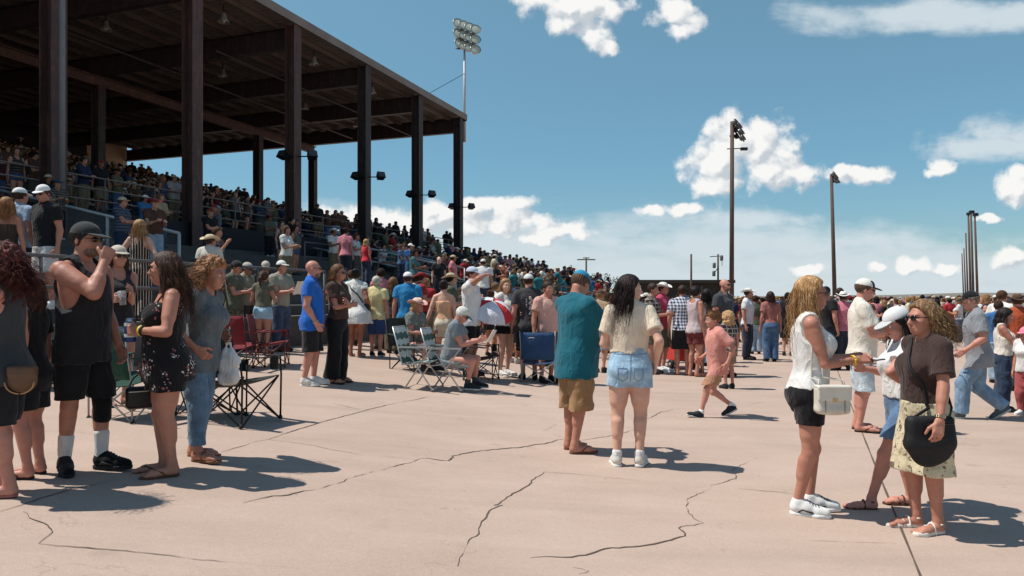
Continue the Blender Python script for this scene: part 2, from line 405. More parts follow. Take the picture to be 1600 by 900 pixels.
class Person:
    pass
def skeleton(S):
    P = Person(); P.S = S; H = P.H = S.get('H', 1.7); sex = P.sex = S.get('sex', 'm')
    fat = S.get('fat', 0.); lm = P.lm = S.get('lm', 1. + .25 * fat)
    sole = .018
    P.pelz = S.get('pelz', .515) * H
    pdx, pdy = S.get('pel', (0, 0))
    P.pel = np.array([pdx, pdy, P.pelz])
    P.RT = Rz(rad(S.get('twist', 0))) @ Rx(rad(S.get('lean', 0))) @ Ry(rad(S.get('side', 0)))
    T = TORSO[sex].copy() * H
    w = np.exp(-((TORSO[sex][:, 0] - .06) / .10) ** 2); w2 = np.exp(-((TORSO[sex][:, 0] - .12) / .17) ** 2)
    g = S.get('broad', 1.)
    T[:, 1] = T[:, 1] * g + fat * .045 * H / 1.75 * w2 * 1.2; T[:, 2] = T[:, 2] + fat * .055 * H / 1.75 * w * 1.2; T[:, 3] -= fat * .045 * H / 1.75 * w
    P.T = T
    tl = lambda x, y, z: P.pel + P.RT @ (np.array([x, y, z]) * H)
    P.tl = tl
    shx = (.105 if sex == 'm' else .092) * g + fat * .006
    P.sh = {'L': tl(shx, .004, .288), 'R': tl(-shx, .004, .288)}
    sr = S.get('shrug')
    P.lu, P.lf = .170 * H, .150 * H
    P.el, P.wr, P.hd = {}, {}, {}
    for s, sg in (('L', 1), ('R', -1)):
        a = S.get('arm' + s, {})
        t = a.get('to')
        if t is None:
            t = P.sh[s] + np.array([sg * (.045 + .03 * fat), -.012, -.312]) * H
        else: t = np.array(t, float) * H
        pole = a.get('pole', (sg * .35, 1, -.1))
        P.el[s], P.wr[s] = ik(P.sh[s], t, P.lu, P.lf, pole)
        d = nrm(P.wr[s] - P.el[s])
        if 'dir' in a: d = nrm(np.array(a['dir'], float) * .75 + d * .35)
        n = np.array(a.get('palm', (-sg, .15, 0)), float); n = nrm(n - d * (n @ d))
        th = np.cross(n, d) * (1 if s == 'L' else -1)     # thumb side
        if a.get('flip'): th = -th
        P.hd[s] = (d, n, nrm(th), a.get('curl', (.45, .5)))
    # head
    hs = P.hs = S.get('hs', .42 * H / 1.75 + .58)
    hy, hp, hr = S.get('head', (0, 0, 0))
    P.RH = P.RT @ Rz(rad(hy)) @ Rx(rad(hp)) @ Ry(rad(hr))
    nb = tl(0, .004, .31); top = tl(0, .002, .345)
    up = P.RT @ np.array([0, 0, 1.])
    ho = P.pel + P.RT @ (np.array([0, -.012, 0]) * H) + up * (H - P.S.get('pelz0', .515) * H - .126 * hs)
    piv = ho + up * (-.07 * hs)                     # nod about the neck
    P.HO = piv + P.RH @ np.array([0, -.002, .07 * hs])
    P.nb = nb
    # legs
    P.hip, P.kn, P.an, P.ft = {}, {}, {}, {}
    ft = S.get('feet', {})
    for s, sg in (('L', 1), ('R', -1)):
        fx, fy, fyaw, lift, pitch = ft.get(s, (sg * (.055 + .012 * fat), 0, sg * 8, 0, 0))
        fx *= H; fy *= H; lift *= H
        R = Rz(rad(fyaw)); RP = R @ Rx(rad(pitch))
        base = np.array([fx, fy, lift])
        # pitch about the ball of the foot
        ball = np.array([0, -.075 * H, 0]); an = base + R @ ball + RP @ (-ball + np.array([0, .022 * H, .045 * H + sole]))
        org = base + R @ ball + RP @ (-ball)
        P.ft[s] = (org, RP)
        P.hip[s] = P.pel + Rz(rad(S.get('twistp', 0))) @ np.array([sg * .050 * H, 0, -.022 * H])
        l1, l2 = .235 * H, .215 * H
        dd = np.linalg.norm(an - P.hip[s])
        if .93 < dd / (l1 + l2) < .999 and S.get('pelz', .515) > .5: q = dd * 1.0035 / (l1 + l2); l1 *= q; l2 *= q
        if dd > (l1 + l2) * .995:
            q = dd / ((l1 + l2) * .995); l1 *= q; l2 *= q
        P.kn[s], P.an[s] = ik(P.hip[s], an, l1, l2, S.get('kpole' + s, R @ np.array([sg * .08, -1, 0]) + np.array([0, 0, .3 if S.get('pelz', .5) < .4 else 0])))
    return P

def body_prims(P, fine=True, shod=True):
    S, H, lm, sex = P.S, P.H, P.lm, P.sex; fat = S.get('fat', 0.)
    pr = {}
    T = P.T
    torso = [(loft(P.pel, P.RT, T[:, 0], T[:, 1], T[:, 2], T[:, 3]), 0)]
    tl = P.tl
    if sex == 'f':
        bu = S.get('bust', 1.) + .3 * fat
        for sg in (-1, 1): torso.append((ell(tl(sg * .040, -.048 - .008 * bu, .205), np.array([.036, .034, .040]) * H * bu), .03))
    for sg in (-1, 1): torso.append((ell(tl(sg * .042, .030, -.022), np.array([.043, .037, .046]) * H * (1 + .12 * fat)), .035))
    for sg in (-1, 1): torso.append((cone(tl(sg * .012, .012, .335), tl(sg * .088, .008, .296), .024 * H, .026 * H), .03))
    pr['torso'] = torso
    mus = S.get('mus', 1.)
    for s in 'LR':
        sh, el, wr = P.sh[s], P.el[s], P.wr[s]; d = nrm(el - sh); f = nrm(wr - el)
        ar = lm * (1. if sex == 'm' else .88) * mus
        up = [(cone(sh, el, .0315 * H * ar, .0235 * H * ar), .03), (cone(sh + d * .03 * H, sh + d * .10 * H, .031 * H * ar, .029 * H * ar), .02)]
        fo = [(cone(el, wr, .0235 * H * ar, .0155 * H * (ar * .5 + .5)), .012), (cone(el + f * .02 * H, el + f * .06 * H, .0245 * H * ar, .0235 * H * ar), .015)]
        pr['up' + s], pr['fo' + s] = up, fo
        dd, n, th, curl = P.hd[s]; hd = []
        wr2 = wr
        if fine:
            rf = max(.0052 * H, .62 * P.h)
            for i, (o, ln) in enumerate(((.0175, .040), (.006, .046), (-.006, .043), (-.017, .034))):
                kn = wr2 + dd * (.056 - abs(i - 1.2) * .0022) * H + th * o * H + n * .002 * H
                hd.append((cone(wr2 + th * o * .7 * H, kn, .0088 * H, .0075 * H), .008))
                c1, c2 = curl; c1 += .05 * i
                sp = th * o * 1.2
                d1 = nrm(dd * math.cos(c1) + n * math.sin(c1) + sp * 2.0); d2 = nrm(dd * math.cos(c1 + c2) + n * math.sin(c1 + c2) + sp); d3 = nrm(dd * math.cos(c1 + c2 * 1.9) + n * math.sin(c1 + c2 * 1.9))
                a = kn + d1 * ln * .48 * H; b = a + d2 * ln * .30 * H; c = b + d3 * ln * .24 * H
                hd += [(cone(kn, a, rf * 1.05, rf), .003), (cone(a, b, rf, rf * .95), .002), (cone(b, c, rf * .95, rf * .85), .002)]
            tb = wr2 + dd * .016 * H + th * .014 * H; t1 = tb + nrm(dd * .65 + th * .6 + n * .35) * .032 * H; t2 = t1 + nrm(dd * .85 + th * .15 + n * .5) * .026 * H
            hd += [(cone(tb, t1, .0095 * H, .0072 * H), .008), (cone(t1, t2, .0070 * H, .0056 * H), .003)]
        else:
            k = wr2 + dd * .052 * H; hd = [(cone(wr2, k, .017 * H, .019 * H), .01)]
            for o in (.014, .004, -.006, -.015): hd.append((cone(k + th * o * H, k + th * o * H + nrm(dd + n * .6) * .04 * H, .0075 * H, .006 * H), .004))
            hd.append((cone(wr2 + dd * .015 * H, wr2 + dd * .04 * H + th * .03 * H, .009 * H, .007 * H), .006))
        pr['hand' + s] = hd
        hp, kn, an = P.hip[s], P.kn[s], P.an[s]; th_, ca = nrm(kn - hp), nrm(an - kn)
        lg = lm * (1.04 if sex == 'f' else 1.)
        back = nrm(np.cross(np.cross(ca, P.ft[s][1] @ np.array([0, 1., 0])), ca))
        pr['th' + s] = [(cone(hp, kn, .051 * H * lg, .0300 * H * (lg * .6 + .4)), .03), (cone(hp + th_ * .05 * H, hp + th_ * .15 * H, .049 * H * lg, .041 * H * lg), .02)]
        pr['ca' + s] = [(cone(kn, an, .0290 * H * (lg * .6 + .4), .0195 * H * (lg * .4 + .6)), .02), (cone(kn + ca * .035 * H + back * .010 * H, kn + ca * .095 * H + back * .009 * H, .029 * H * lg, .0235 * H * lg), .025), (ell(kn - back * .012 * H, np.array([.021, .021, .026]) * H), .02)]
        o, R = P.ft[s]; q = lambda x, y, z: o + R @ np.array([x, y, z]) * H
        z0 = .012
        fk = .80 if shod else 1.
        fo_ = [(cone(an, q(0, .030, .028), .0205 * H * fk, .0215 * H * fk), .02), (cone(q(0, .026, .026), q(.004 * (1 if s == 'L' else -1), -.062, .022), .0215 * H * fk, .0190 * H * fk), .02 * fk),
               *([] if shod else [(cone(q(.014, -.05, .021), q(.012, -.085, .018), .012 * H, .0095 * H), .015), (cone(q(-.014, -.05, .021), q(-.014, -.088, .018), .012 * H, .0095 * H), .015)])]
        if not shod:
            for i, xx in enumerate((-.020, -.0105, -.0015, .007, .015)):
                x2 = xx if s == 'L' else -xx
                fo_.append((cone(q(x2, -.085, .018), q(x2 * 1.05, -.104 + .004 * abs(i - .5), .0165), .0068 * H if i else .0088 * H, .0058 * H if i else .0078 * H), .004))
        pr['ft' + s] = fo_
    # head
    hs, R, O = P.hs, P.RH, P.HO; h = lambda x, y, z: O + R @ (np.array([x, y, z]) * hs)
    v = lambda *r: np.array(r) * hs
    hw = 1. if sex == 'm' else .95
    jw = S.get('jowl', 0.)
    pr['neck'] = [(cone(P.nb - P.RT @ np.array([0, 0, .012 * H]), h(0, .022, -.055), .0345 * H * (1 if sex == 'm' else .86) * (1 + .2 * fat), (.054 if sex == 'm' else .046) * hs * (1 + .12 * fat)), .03)]
    pr['head'] = [(ell(h(0, .014, .034), v(.077 * hw, .096, .090), R), .01), (ell(h(0, -.030, -.022), v(.062 * hw + .008 * fat, .066, .092), R), .03),
                  (ell(h(0, -.055, -.084), v(.036 * hw + .01 * fat, .032, .026), R), .03), (ell(h(0, -.083, .030), v(.050, .018, .012), R), .015)]
    if fine:
        pr['head'] += [(ell(h(sg * .038, -.066, -.030), v(.024, .024, .024), R), .02) for sg in (-1, 1)]
        pr['head'] += [(ell(h(sg * .031, -.099, .008), v(.016, .014, .010), R), .012, True) for sg in (-1, 1)]
        pr['head'] += [(cone(h(0, -.094, .012), h(0, -.116, -.030), .008 * hs, .0115 * hs), .010), (ell(h(0, -.104, -.033), v(.018, .012, .009), R), .008),
                       (ell(h(0, -.095, -.058), v(.024, .011, .0065), R), .006), (ell(h(0, -.093, -.069), v(.021, .011, .0075), R), .006), (ell(h(0, -.105, -.0635), v(.026, .006, .0022), R), .003, True)]
        pr['head'] += [(ell(h(sg * .079 * hw, .010, -.008), v(.009, .020, .032), R @ Rz(sg * .35)), .008) for sg in (-1, 1)]
    else: pr['head'] += [(cone(h(0, -.098, .01), h(0, -.118, -.03), .010 * hs, .014 * hs), .012)]
    return pr

def plane_d(g, p, n):
    n = np.asarray(n, float)
    return g.X * F32(n[0]) + g.Y * F32(n[1]) + g.Z * F32(n[2]) - F32(np.dot(n, p))
def field_of(g, pr, keys):
    F = g.new()
    for k in keys:
        for p in pr[k]: put(g, F, p[0], p[1], len(p) > 2 and p[2])
    return F

def make_person(S, root=None):
    """build the figure in its own space (soles at z=0, facing -Y); returns Person with .root"""
    P = skeleton(S); H = P.H; h = P.h = S.get('h', .008); fine = S.get('fine', True); hs = P.hs
    root = P.root = root or empty('person')
    sex = P.sex; fat = S.get('fat', 0.); seed = S.get('seed', 1)
    pts = np.array([P.pel, P.HO, P.nb] + [d[s] for d in (P.sh, P.el, P.wr, P.hip, P.kn, P.an) for s in 'LR'] + [P.wr[s] + P.hd[s][0] * .1 * H for s in 'LR'] + [P.ft[s][0] for s in 'LR'])
    lo = pts.min(0) - .19 - .08 * fat; hi = pts.max(0) + .19 + .08 * fat
    lo[2] = min(-.02, pts[:, 2].min() - .02); hi[2] = P.HO[2] + .15
    g = Grid(lo, hi, h)
    shoes = S.get('shoes', ('sneaker', (230, 228, 224))); shod = shoes[0] not in ('sandal', 'bare')
    pr = body_prims(P, fine, shod)
    armk = [k + s for s in 'LR' for k in ('up', 'fo')]; legk = [k + s for s in 'LR' for k in ('th', 'ca')]
    F = field_of(g, pr, ['torso', 'neck', 'head'] + armk + ['handL', 'handR'] + legk + ['ftL', 'ftR'])
    sk = S.get('skin', 'tan'); smat = S.get('crowdskin') or skin_mat(SKINS[sk] if isinstance(sk, str) else sk)
    V, Q = nets(g, F)
    P.body = mesh_obj('body', V, Q, smat, root)
    cm = lambda c, pat=None: c if isinstance(c, bpy.types.Material) else cloth(c, pat)
    zH = lambda f: f * H
    Rt = P.RT; up = Rt[:, 2]
    tz = ((g.X - F32(P.pel[0])) * F32(up[0]) + (g.Y - F32(P.pel[1])) * F32(up[1]) + (g.Z - F32(P.pel[2])) * F32(up[2])) / F32(H)   # height along the spine, in body heights
    eps = max(.011, 1.25 * h)
    Ft = field_of(g, pr, ['torso']); Fl = field_of(g, pr, ['thL', 'thR', 'caL', 'caR'])
    def torso_cloth(off, drape, zlo, zhi, flare=0., skirt=False):
        T = P.T; zs = T[:, 0] / H; a, b, c = T[:, 1].copy(), T[:, 2].copy(), T[:, 3].copy()
        zz = np.linspace(min(zlo, -.075), .32, 40); A = np.interp(zz, zs, a) + off; B = np.interp(zz, zs, b) + off; C = np.interp(zz, zs, c)
        ma, mf, mb = 0, 0, 0
        if sex == 'f': B += np.exp(-((zz - .205) / .035) ** 2) * .018 * H * S.get('bust', 1.); C -= np.exp(-((zz - .205) / .035) ** 2) * .014 * H
        B += np.exp(-((zz + .02) / .04) ** 2) * .004 * H; C += np.exp(-((zz + .02) / .04) ** 2) * .003 * H
        for i in range(len(zz) - 1, -1, -1):
            if zz[i] > .235: continue
            fr, bk = B[i] - C[i], B[i] + C[i]
            dec = .0035 * H * (1 - drape)
            ma = max(A[i], ma - dec - (1 - drape) * .02 * H * .3); mf = max(fr, mf - dec); mb = max(bk, mb - dec)
            A[i] = A[i] * (1 - drape) + ma * drape; fr = fr * (1 - drape) + mf * drape; bk = bk * (1 - drape) + mb * drape
            if flare: 
                e = flare * max(0, .12 - zz[i]); A[i] += e * H; fr += e * H; bk += e * H
            B[i] = (fr + bk) / 2; C[i] = (bk - fr) / 2
        return loft(P.pel, Rt, zz * H, A, B, C)
    def finish(name, G, mat, amp=.004, f=22, zs=.6):
        if amp:
            w_ = wob(g, seed * 13 + len(name), f, amp * 1.25, zs) + wob(g, seed * 7 + 3, f * 2.1, amp * .55, zs)
            G = G + np.minimum(w_, F32(.2 * amp)) - F32(.001)
        V, Q = nets(g, G)
        return mesh_obj(name, V, Q, mat, root)
    # ---- top
    top = S.get('top')
    if top:
        o = dict(kind='tee', hem=-.02, off=.012, drape=.7, sleeve=.55, neck=.055, flare=0.); o.update(top[2] if len(top) > 2 else {})
        kind = top[0]; off = max(o['off'], eps)
        G = g.new(); put(g, G, torso_cloth(off, o['drape'], o['hem'] - .02, .32, o['flare']), 0)
        for sg in (-1, 1):
            put(g, G, cone(P.tl(sg * .012, .012, .328), P.tl(sg * .088, .006, .296), .024 * H + off * .8, .027 * H + off), .03)
            if sex == 'f':
                bu = S.get('bust', 1.) + .3 * fat
                put(g, G, ell(P.tl(sg * .036, -.050 - .008 * bu, .205), np.array([.036, .034, .038]) * H * bu + off), .05)
        G = smin(G, Ft - F32(eps * .8), .015)
        if o['hem'] < -.03: G = smin(G, np.maximum(Fl - F32(eps * 1.9), (tz - F32(.03)) * F32(H)), .03)
        if kind in ('tee', 'polo', 'long'):
            sl = 1.75 if kind == 'long' else o['sleeve']
            for s in 'LR':
                sh, el, wr = P.sh[s], P.el[s], P.wr[s]; ar = P.lm * S.get('mus', 1.) * (1. if sex == 'm' else .9)
                A = g.new(); loose = o.get('loose', .012)
                if sl <= 1:
                    e = sh + (el - sh) * (sl + .25); put(g, A, cone(sh, e, .034 * H * ar + off, .028 * H * ar + off + loose), 0)
                    A = np.maximum(A, plane_d(g, sh + (el - sh) * sl, nrm(el - sh)))
                else:
                    put(g, A, cone(sh, el, .034 * H * ar + off, .027 * H * ar + off), 0); e = el + (wr - el) * (sl - .85); put(g, A, cone(el, e, .027 * H * ar + off, .019 * H * ar + off), .02)
                    A = np.maximum(A, plane_d(g, el + (wr - el) * (sl - .9), nrm(wr - el)))
                G = smin(G, A, .03)
        # neck opening
        if kind in ('tee', 'polo', 'long'):
            N_ = g.new(); put(g, N_, ell(P.tl(0, -.014, .338), np.array([.040, .046, .038 if kind != 'polo' else .028]) * H, Rt), 0)
            G = smax(G, -N_, .004)
            if kind == 'polo':
                C_ = g.new(); put(g, C_, cone(P.tl(0, .006, .315), P.tl(0, .0, .338), .046 * H, .043 * H), 0)
                G = smin(G, np.maximum(C_, -(F - .004)), .006)
        elif kind in ('tank', 'strap', 'off'):
            w = o.get('strap', .062)
            lx = ((g.X - F32(P.pel[0])) * F32(Rt[0, 0]) + (g.Y - F32(P.pel[1])) * F32(Rt[1, 0]) + (g.Z - F32(P.pel[2])) * F32(Rt[2, 0])) / F32(H)
            ly = ((g.X - F32(P.pel[0])) * F32(Rt[0, 1]) + (g.Y - F32(P.pel[1])) * F32(Rt[1, 1]) + (g.Z - F32(P.pel[2])) * F32(Rt[2, 1])) / F32(H)
            ax_ = np.abs(lx)
            if kind == 'off':
                G = np.maximum(G, (tz - F32(o.get('bust', .245))) * F32(H))
            else:
                arm = g.new()
                ah = o.get('armhole', .04)
                for s in 'LR':
                    sg = 1 if s == 'L' else -1
                    put(g, arm, ell(P.tl(sg * (w + .062), -.005, .285 - ah * .4), np.array([.060, .12, .042 + ah]) * H, Rt), 0)
                G = smax(G, -arm, .006)
                nd = o.get('scoop', .06); N_ = g.new()
                put(g, N_, ell(P.tl(0, -.055, .325), np.array([w * .80, .075, nd]) * H, Rt), 0); put(g, N_, ell(P.tl(0, .05, .330), np.array([w * .75, .07, o.get('scoopb', .03)]) * H, Rt), 0)
                G = smax(G, -N_, .006)
        G = np.maximum(G, (F32(o['hem']) - tz + F32(.004) * np.sin(g.X * 40 + g.Y * 31)) * F32(H))
        if o.get('open'): pass
        P.Ftop = G
        P.top = finish(o.get('name', 'shirt'), G, cm(top[1], o.get('pat')), o.get('amp', .0045))
    # ---- bottom
    bot = S.get('bot')
    if bot:
        o = dict(kind='shorts', waist=.045, hem=.33, off=.012, loose=.018, flare=0., pat=None); o.update(bot[2] if len(bot) > 2 else {})
        kind = bot[0]; off = max(o['off'], eps * .95)
        G = g.new()
        if kind in ('skirt',):
            n = 16; zt = o['waist']; zb = o['hem'] - P.pelz / H
            zz = np.linspace(zb - .01, zt, n); T = P.T; zs = T[:, 0] / H
            A = np.interp(np.maximum(zz, -.03), zs, T[:, 1]) + off + .006; B = np.interp(np.maximum(zz, -.03), zs, T[:, 2]) + off + .016; C = np.interp(np.maximum(zz, -.03), zs, T[:, 3])
            e = o['flare'] * np.maximum(0, zt - zz) * H; A += e; B += e
            m = np.maximum(0, -.03 - zz); A -= m * .0 ; 
            put(g, G, loft(P.pel, None, zz * H, A, B, C), 0)
            G = np.maximum(G, (g.Z - F32(P.pelz + zt * H))); G = np.maximum(G, F32(o['hem'] * H) + F32(.004) * np.sin(g.X * 60) - g.Z)
            # inside cut so it reads as a hollow hem
        else:
            Ht = g.new(); put(g, Ht, torso_cloth(off, .0, -.08, .1), 0)
            for sg in (-1, 1): put(g, Ht, ell(P.tl(sg * .042, .030, -.022), np.array([.043, .037, .046]) * H * (1 + .12 * fat) + off * .8, None), .03)
            Ht = np.maximum(Ht, (tz - F32(o['waist'])) * F32(H)); Ht = np.maximum(Ht, (F32(-.10) - tz) * F32(H))
            G = np.maximum(np.maximum(smin(Ht, Ft - F32(eps * .8), .015), (tz - F32(o['waist'])) * F32(H)), (F32(-.10) - tz) * F32(H))
            lg = P.lm * (1.04 if sex == 'f' else 1.)
            for s in 'LR':
                hp, kn, an = P.hip[s], P.kn[s], P.an[s]; A = g.new(); lo_ = o['loose']
                put(g, A, cone(hp, kn, .052 * H * lg + off, .033 * H * (lg * .6 + .4) + off + lo_), 0)
                put(g, A, cone(hp + (kn - hp) * .2, hp + (kn - hp) * .65, .049 * H * lg + off, .041 * H * lg + off + lo_ * .5), .02)
                if kind == 'shorts':
                    if o.get('cut') == 'leg' or S.get('pelz', .5) < .4:
                        A = np.maximum(A, plane_d(g, hp + (kn - hp) * o.get('frac', .85), nrm(kn - hp)))
                    else:
                        if o['hem'] < .30: put(g, A, cone(kn, kn + (an - kn) * .4, .033 * H * (lg * .6 + .4) + off + lo_, .034 * H * lg + off + lo_), .02)
                        wav = F32(.006) * np.sin(g.X * 90 + g.Y * 70) if o.get('fray') else 0
                        hz = o['hem'] * H + P.ft[s][0][2] * .4
                        A = np.maximum(A, F32(hz) + wav - g.Z)
                else:
                    fl = o['flare']
                    put(g, A, cone(kn, an, .033 * H * (lg * .6 + .4) + off + lo_, .023 * H + off + lo_ + fl), .02)
                    ca = nrm(an - kn); back = P.ft[s][1] @ np.array([0, 1., 0])
                    put(g, A, cone(kn + ca * .04 * H + back * .008 * H, kn + ca * .1 * H + back * .008 * H, .030 * H * lg + off, .026 * H * lg + off), .03)
                    A = np.maximum(A, plane_d(g, an + ca * o.get('len', .012) * H, ca))
                G = smin(G, A, .012 if kind == 'shorts' else .01)
        if top and top[0] != 'off':
            th_ = (top[2] if len(top) > 2 else {}).get('hem', -.02)
            if th_ < o['waist'] - .03: G = np.where(tz > th_ + .010, np.maximum(G, P.Ftop + F32(.024)), G)
        P.bot = finish(o.get('name', {'skirt': 'skirt', 'shorts': 'shorts', 'pants': 'trousers'}[kind]), G, cm(bot[1], o['pat']), o.get('amp', .004), 26, .8)
    # ---- footwear
    ls = H / 1.72
    for s in 'LR':
        o_, R = P.ft[s]; q = lambda x, y, z: o_ + R @ np.array([x, y, z]) * ls
        if shoes[0] == 'none': break
        sg = 1 if s == 'L' else -1
        hh = min(max(h * .8, .006), .016)
        if shoes[0] in ('sneaker', 'boot', 'low'):
            c = shoes[1]; sc = shoes[2] if len(shoes) > 2 else c
            pp = [(cone(q(0, .046, .058), q(0, -.02, .060), .042 * ls, .043 * ls), 0), (cone(q(0, -.02, .056), q(0, -.145, .036), .043 * ls, .033 * ls), .03), (cone(q(.004 * sg, -.10, .032), q(0, -.15, .030), .042 * ls, .030 * ls), .02),
                  (cone(q(0, .046, .06), q(0, .040, .096 if shoes[0] != 'boot' else .20), .041 * ls, .040 * ls), .02), (cone(q(0, -.03, .072), q(0, .02, .1), .030 * ls, .034 * ls), .02)]
            fl = lambda gg, FF: np.maximum(FF, -plane_d(gg, q(0, 0, .016), R[:, 2]))
            sh = sdf_obj('shoe', pp, hh, cm(c, 'smooth'), root, post=fl)
            sp = [(cone(q(0, .052, .014), q(0, -.03, .014), .042 * ls, .038 * ls), 0), (cone(q(0, -.03, .014), q(.004 * sg, -.10, .014), .038 * ls, .047 * ls), .02), (cone(q(.004 * sg, -.10, .014), q(0, -.155, .016), .047 * ls, .034 * ls), .02)]
            fs = lambda gg, FF: np.maximum(np.maximum(FF, plane_d(gg, q(0, 0, .026), R[:, 2])), -plane_d(gg, q(0, 0, .0), R[:, 2]))
            sdf_obj('sole', sp, hh, cm(sc, 'smooth'), sh, post=fs)
            if h < .0075 or shoes[0] == 'low' and False:
                tr = bvh(sh); dn = -R[:, 2]; lc = solid('lace', tuple(min(235, int(x * .82 + 34)) for x in c), .8) if not isinstance(c, bpy.types.Material) else c
                for yy in (-.035, -.055, -.075, -.095):
                    L = cast(tr, [q(x, yy + .012 * math.sin(x * 60), .06) for x in np.linspace(-.026, .026, 8)], dn, .001)
                    if len(L) > 3: MB().tube(L, .0038 * ls, 5).build('lace', lc, sh, True)
                for e in (-1, 1):
                    L = [p for p in (cast(tr, [q(0, yy, zz)], R @ np.array([-e, 0, 0]), .0005) for yy, zz in ((.03, .03), (.0, .052), (-.03, .042), (-.07, .034))) if p]
                    if len(L) == 4: MB().tube([p[0] for p in L], .006 * ls, 5).build('side_stripe', lc, sh, True)
            if len(shoes) > 3 and shoes[3]:      # sock
                an, kn = P.an[s], P.kn[s]; d = nrm(kn - an)
                A = [(cone(an - d * .03 * ls, an + d * shoes[3][1] * ls, .0205 * H + .006, (.0205 + .0045 * shoes[3][1] / .15) * H * (P.lm * .4 + .6) + .007), 0)]
                sdf_obj('sock', A, hh, cm(shoes[3][0]), root)
        elif shoes[0] == 'sandal':
            c = shoes[1]
            sp = [(cone(q(0, .055, .012), q(0, -.03, .012), .036 * ls, .033 * ls), 0), (cone(q(0, -.03, .012), q(0, -.12, .012), .034 * ls, .046 * ls), .02), (cone(q(0, -.12, .012), q(0, -.165, .012), .045 * ls, .034 * ls), .02)]
            tk = shoes[3] if len(shoes) > 3 else .02
            fs = lambda gg, FF: np.maximum(np.maximum(FF, plane_d(gg, q(0, 0, tk), R[:, 2])), -plane_d(gg, q(0, 0, .0), R[:, 2]))
            sd = sdf_obj('sandal', sp, hh, cm(c), root, post=fs)
            m = MB()
            style = shoes[2] if len(shoes) > 2 else 'thong'
            if style == 'thong':
                for e in (-1, 1): m.tube([q(-.010 * sg, -.125, .045), q(e * .022, -.095, .068), q(e * .040, -.04, .044), q(e * .041, -.02, .02)], .0055 * ls, 6)
            else:
                for yy, z0 in ((-.12, .052), (-.075, .068), (-.03, .085)):
                    m.tube([q(.040 * math.cos(t) * (1.05 if yy < -.1 else .95), yy, .014 + (z0 - .014) * math.sin(t)) for t in np.linspace(-.1, math.pi + .1, 9)], .007 * ls, 6)
                m.tube([q(.042 * math.cos(t), .02 + .05 * math.sin(t), .075) for t in np.linspace(0, math.pi, 9)], .006 * ls, 6)
            m.build('strap', cm(shoes[4] if len(shoes) > 4 else c), sd, True)
    # ---- hair and headwear
    O, R = P.HO, P.RH; hq = lambda x, y, z: O + R @ (np.array([x, y, z]) * hs); v = lambda *r: np.array(r) * hs
    P.hq = hq
    hh = min(max(h * .7, .005), .02)
    hair = S.get('hair')
    if hair and hair[0] != 'bald':
        kind, hc = hair[0], hair[1]; L = hair[2] if len(hair) > 2 else .25
        hm = hc if isinstance(hc, bpy.types.Material) else hair_mat(hc, hair[3] if len(hair) > 3 else None)
        vol = .014 if kind in ('short', 'pony', 'bun') else .020
        if kind == 'curly': vol = .04
        if kind == 'short' and len(hair) > 2: vol = L
        vol = max(vol, .9 * hh)
        shell = [(ell(hq(0, .014, .036), v(.077, .096, .090) + vol, R), 0)]
        ex = []
        blow = np.array(S.get('blow', (0, 0, 0)), float)
        def fall(x, y, z, k):      # point of the fall of long hair, k = 0 top .. 1 tips, in head units
            return (x * (1 + .25 * k), y + .05 * math.sin(k * 2.2), z - k * L / hs)
        if kind in ('long', 'curly', 'bob'):
            for x, y in ((-.07, .015), (-.05, .06), (0, .085), (.05, .06), (.07, .015)):
                a = hq(x, y, .03); b = hq(x * 1.12, y + .012, -.08) + blow * .3; e = hq(x * (1.05 if kind != 'curly' else 1.5), y * .8 + .028, -.08) + np.array([0, 0, -max(L - .1, .02)]) * 1. + blow
                r = .036 if kind != 'curly' else .055
                ex += [(cone(a, b, r * hs, r * hs), .03), (cone(b, e, r * hs, (r * .55) * hs), .03)]
        if kind == 'pony':
            a = hq(0, .105, .04); b = hq(0, .15, -.02) + blow * .5; e = hq(0, .12, -.05) + np.array([0, 0, -L]) + blow
            ex += [(cone(hq(0, .09, .04), a, .028 * hs, .02 * hs), .01), (cone(a, b, .022 * hs, .034 * hs), .01), (cone(b, e, .034 * hs, .012 * hs), .03)]
        if kind == 'bun': ex += [(ell(hq(0, .09, .085), v(.045, .045, .042), R), .012)]
        side = S.get('side_hair')
        def hpost(gg, FF):
            x, y, z = _loc(R, O, gg.X, gg.Y, gg.Z); x, y, z = x / F32(hs), y / F32(hs), z / F32(hs)
            ang = np.arctan2(x + 0 * y, y + 0 * x)
            rd = F32(.004 if kind != 'curly' else .010)
            hl = (y + F32(.012)) * F32(-.785) + (z + F32(.02)) * F32(-.62)
            if kind in ('long', 'bob', 'curly'): hl = (y + F32(.012)) * F32(-.84) + (z + F32(.01)) * F32(-.54)
            FF = smax(FF, hl * F32(hs), .012 * hs)
            if kind in ('short', 'pony', 'bun'): FF = smax(FF, (F32(-.062) - z - y * F32(.25)) * F32(hs), .01)
            FF = FF + rd * F32(.55 if kind != 'short' else 1.1) * np.sin(ang * 31 + 3 * np.sin(z * 22 + x * 20)) * np.sin(z * 9 + ang * 3)
            if kind == 'curly': FF = FF + F32(.010) * np.sin(x * 75 + 2 * np.sin(z * 60)) * np.sin(y * 70 + z * 25) * np.sin(z * 78)
            return FF
        g2lo = np.min([p[0][0] for p in shell + ex], 0) - .03; g2hi = np.max([p[0][1] for p in shell + ex], 0) + .03
        gg = Grid(g2lo, g2hi, hh); FF = gg.new()
        for p in shell: put(gg, FF, p[0], p[1])
        FF = hpost(gg, FF)
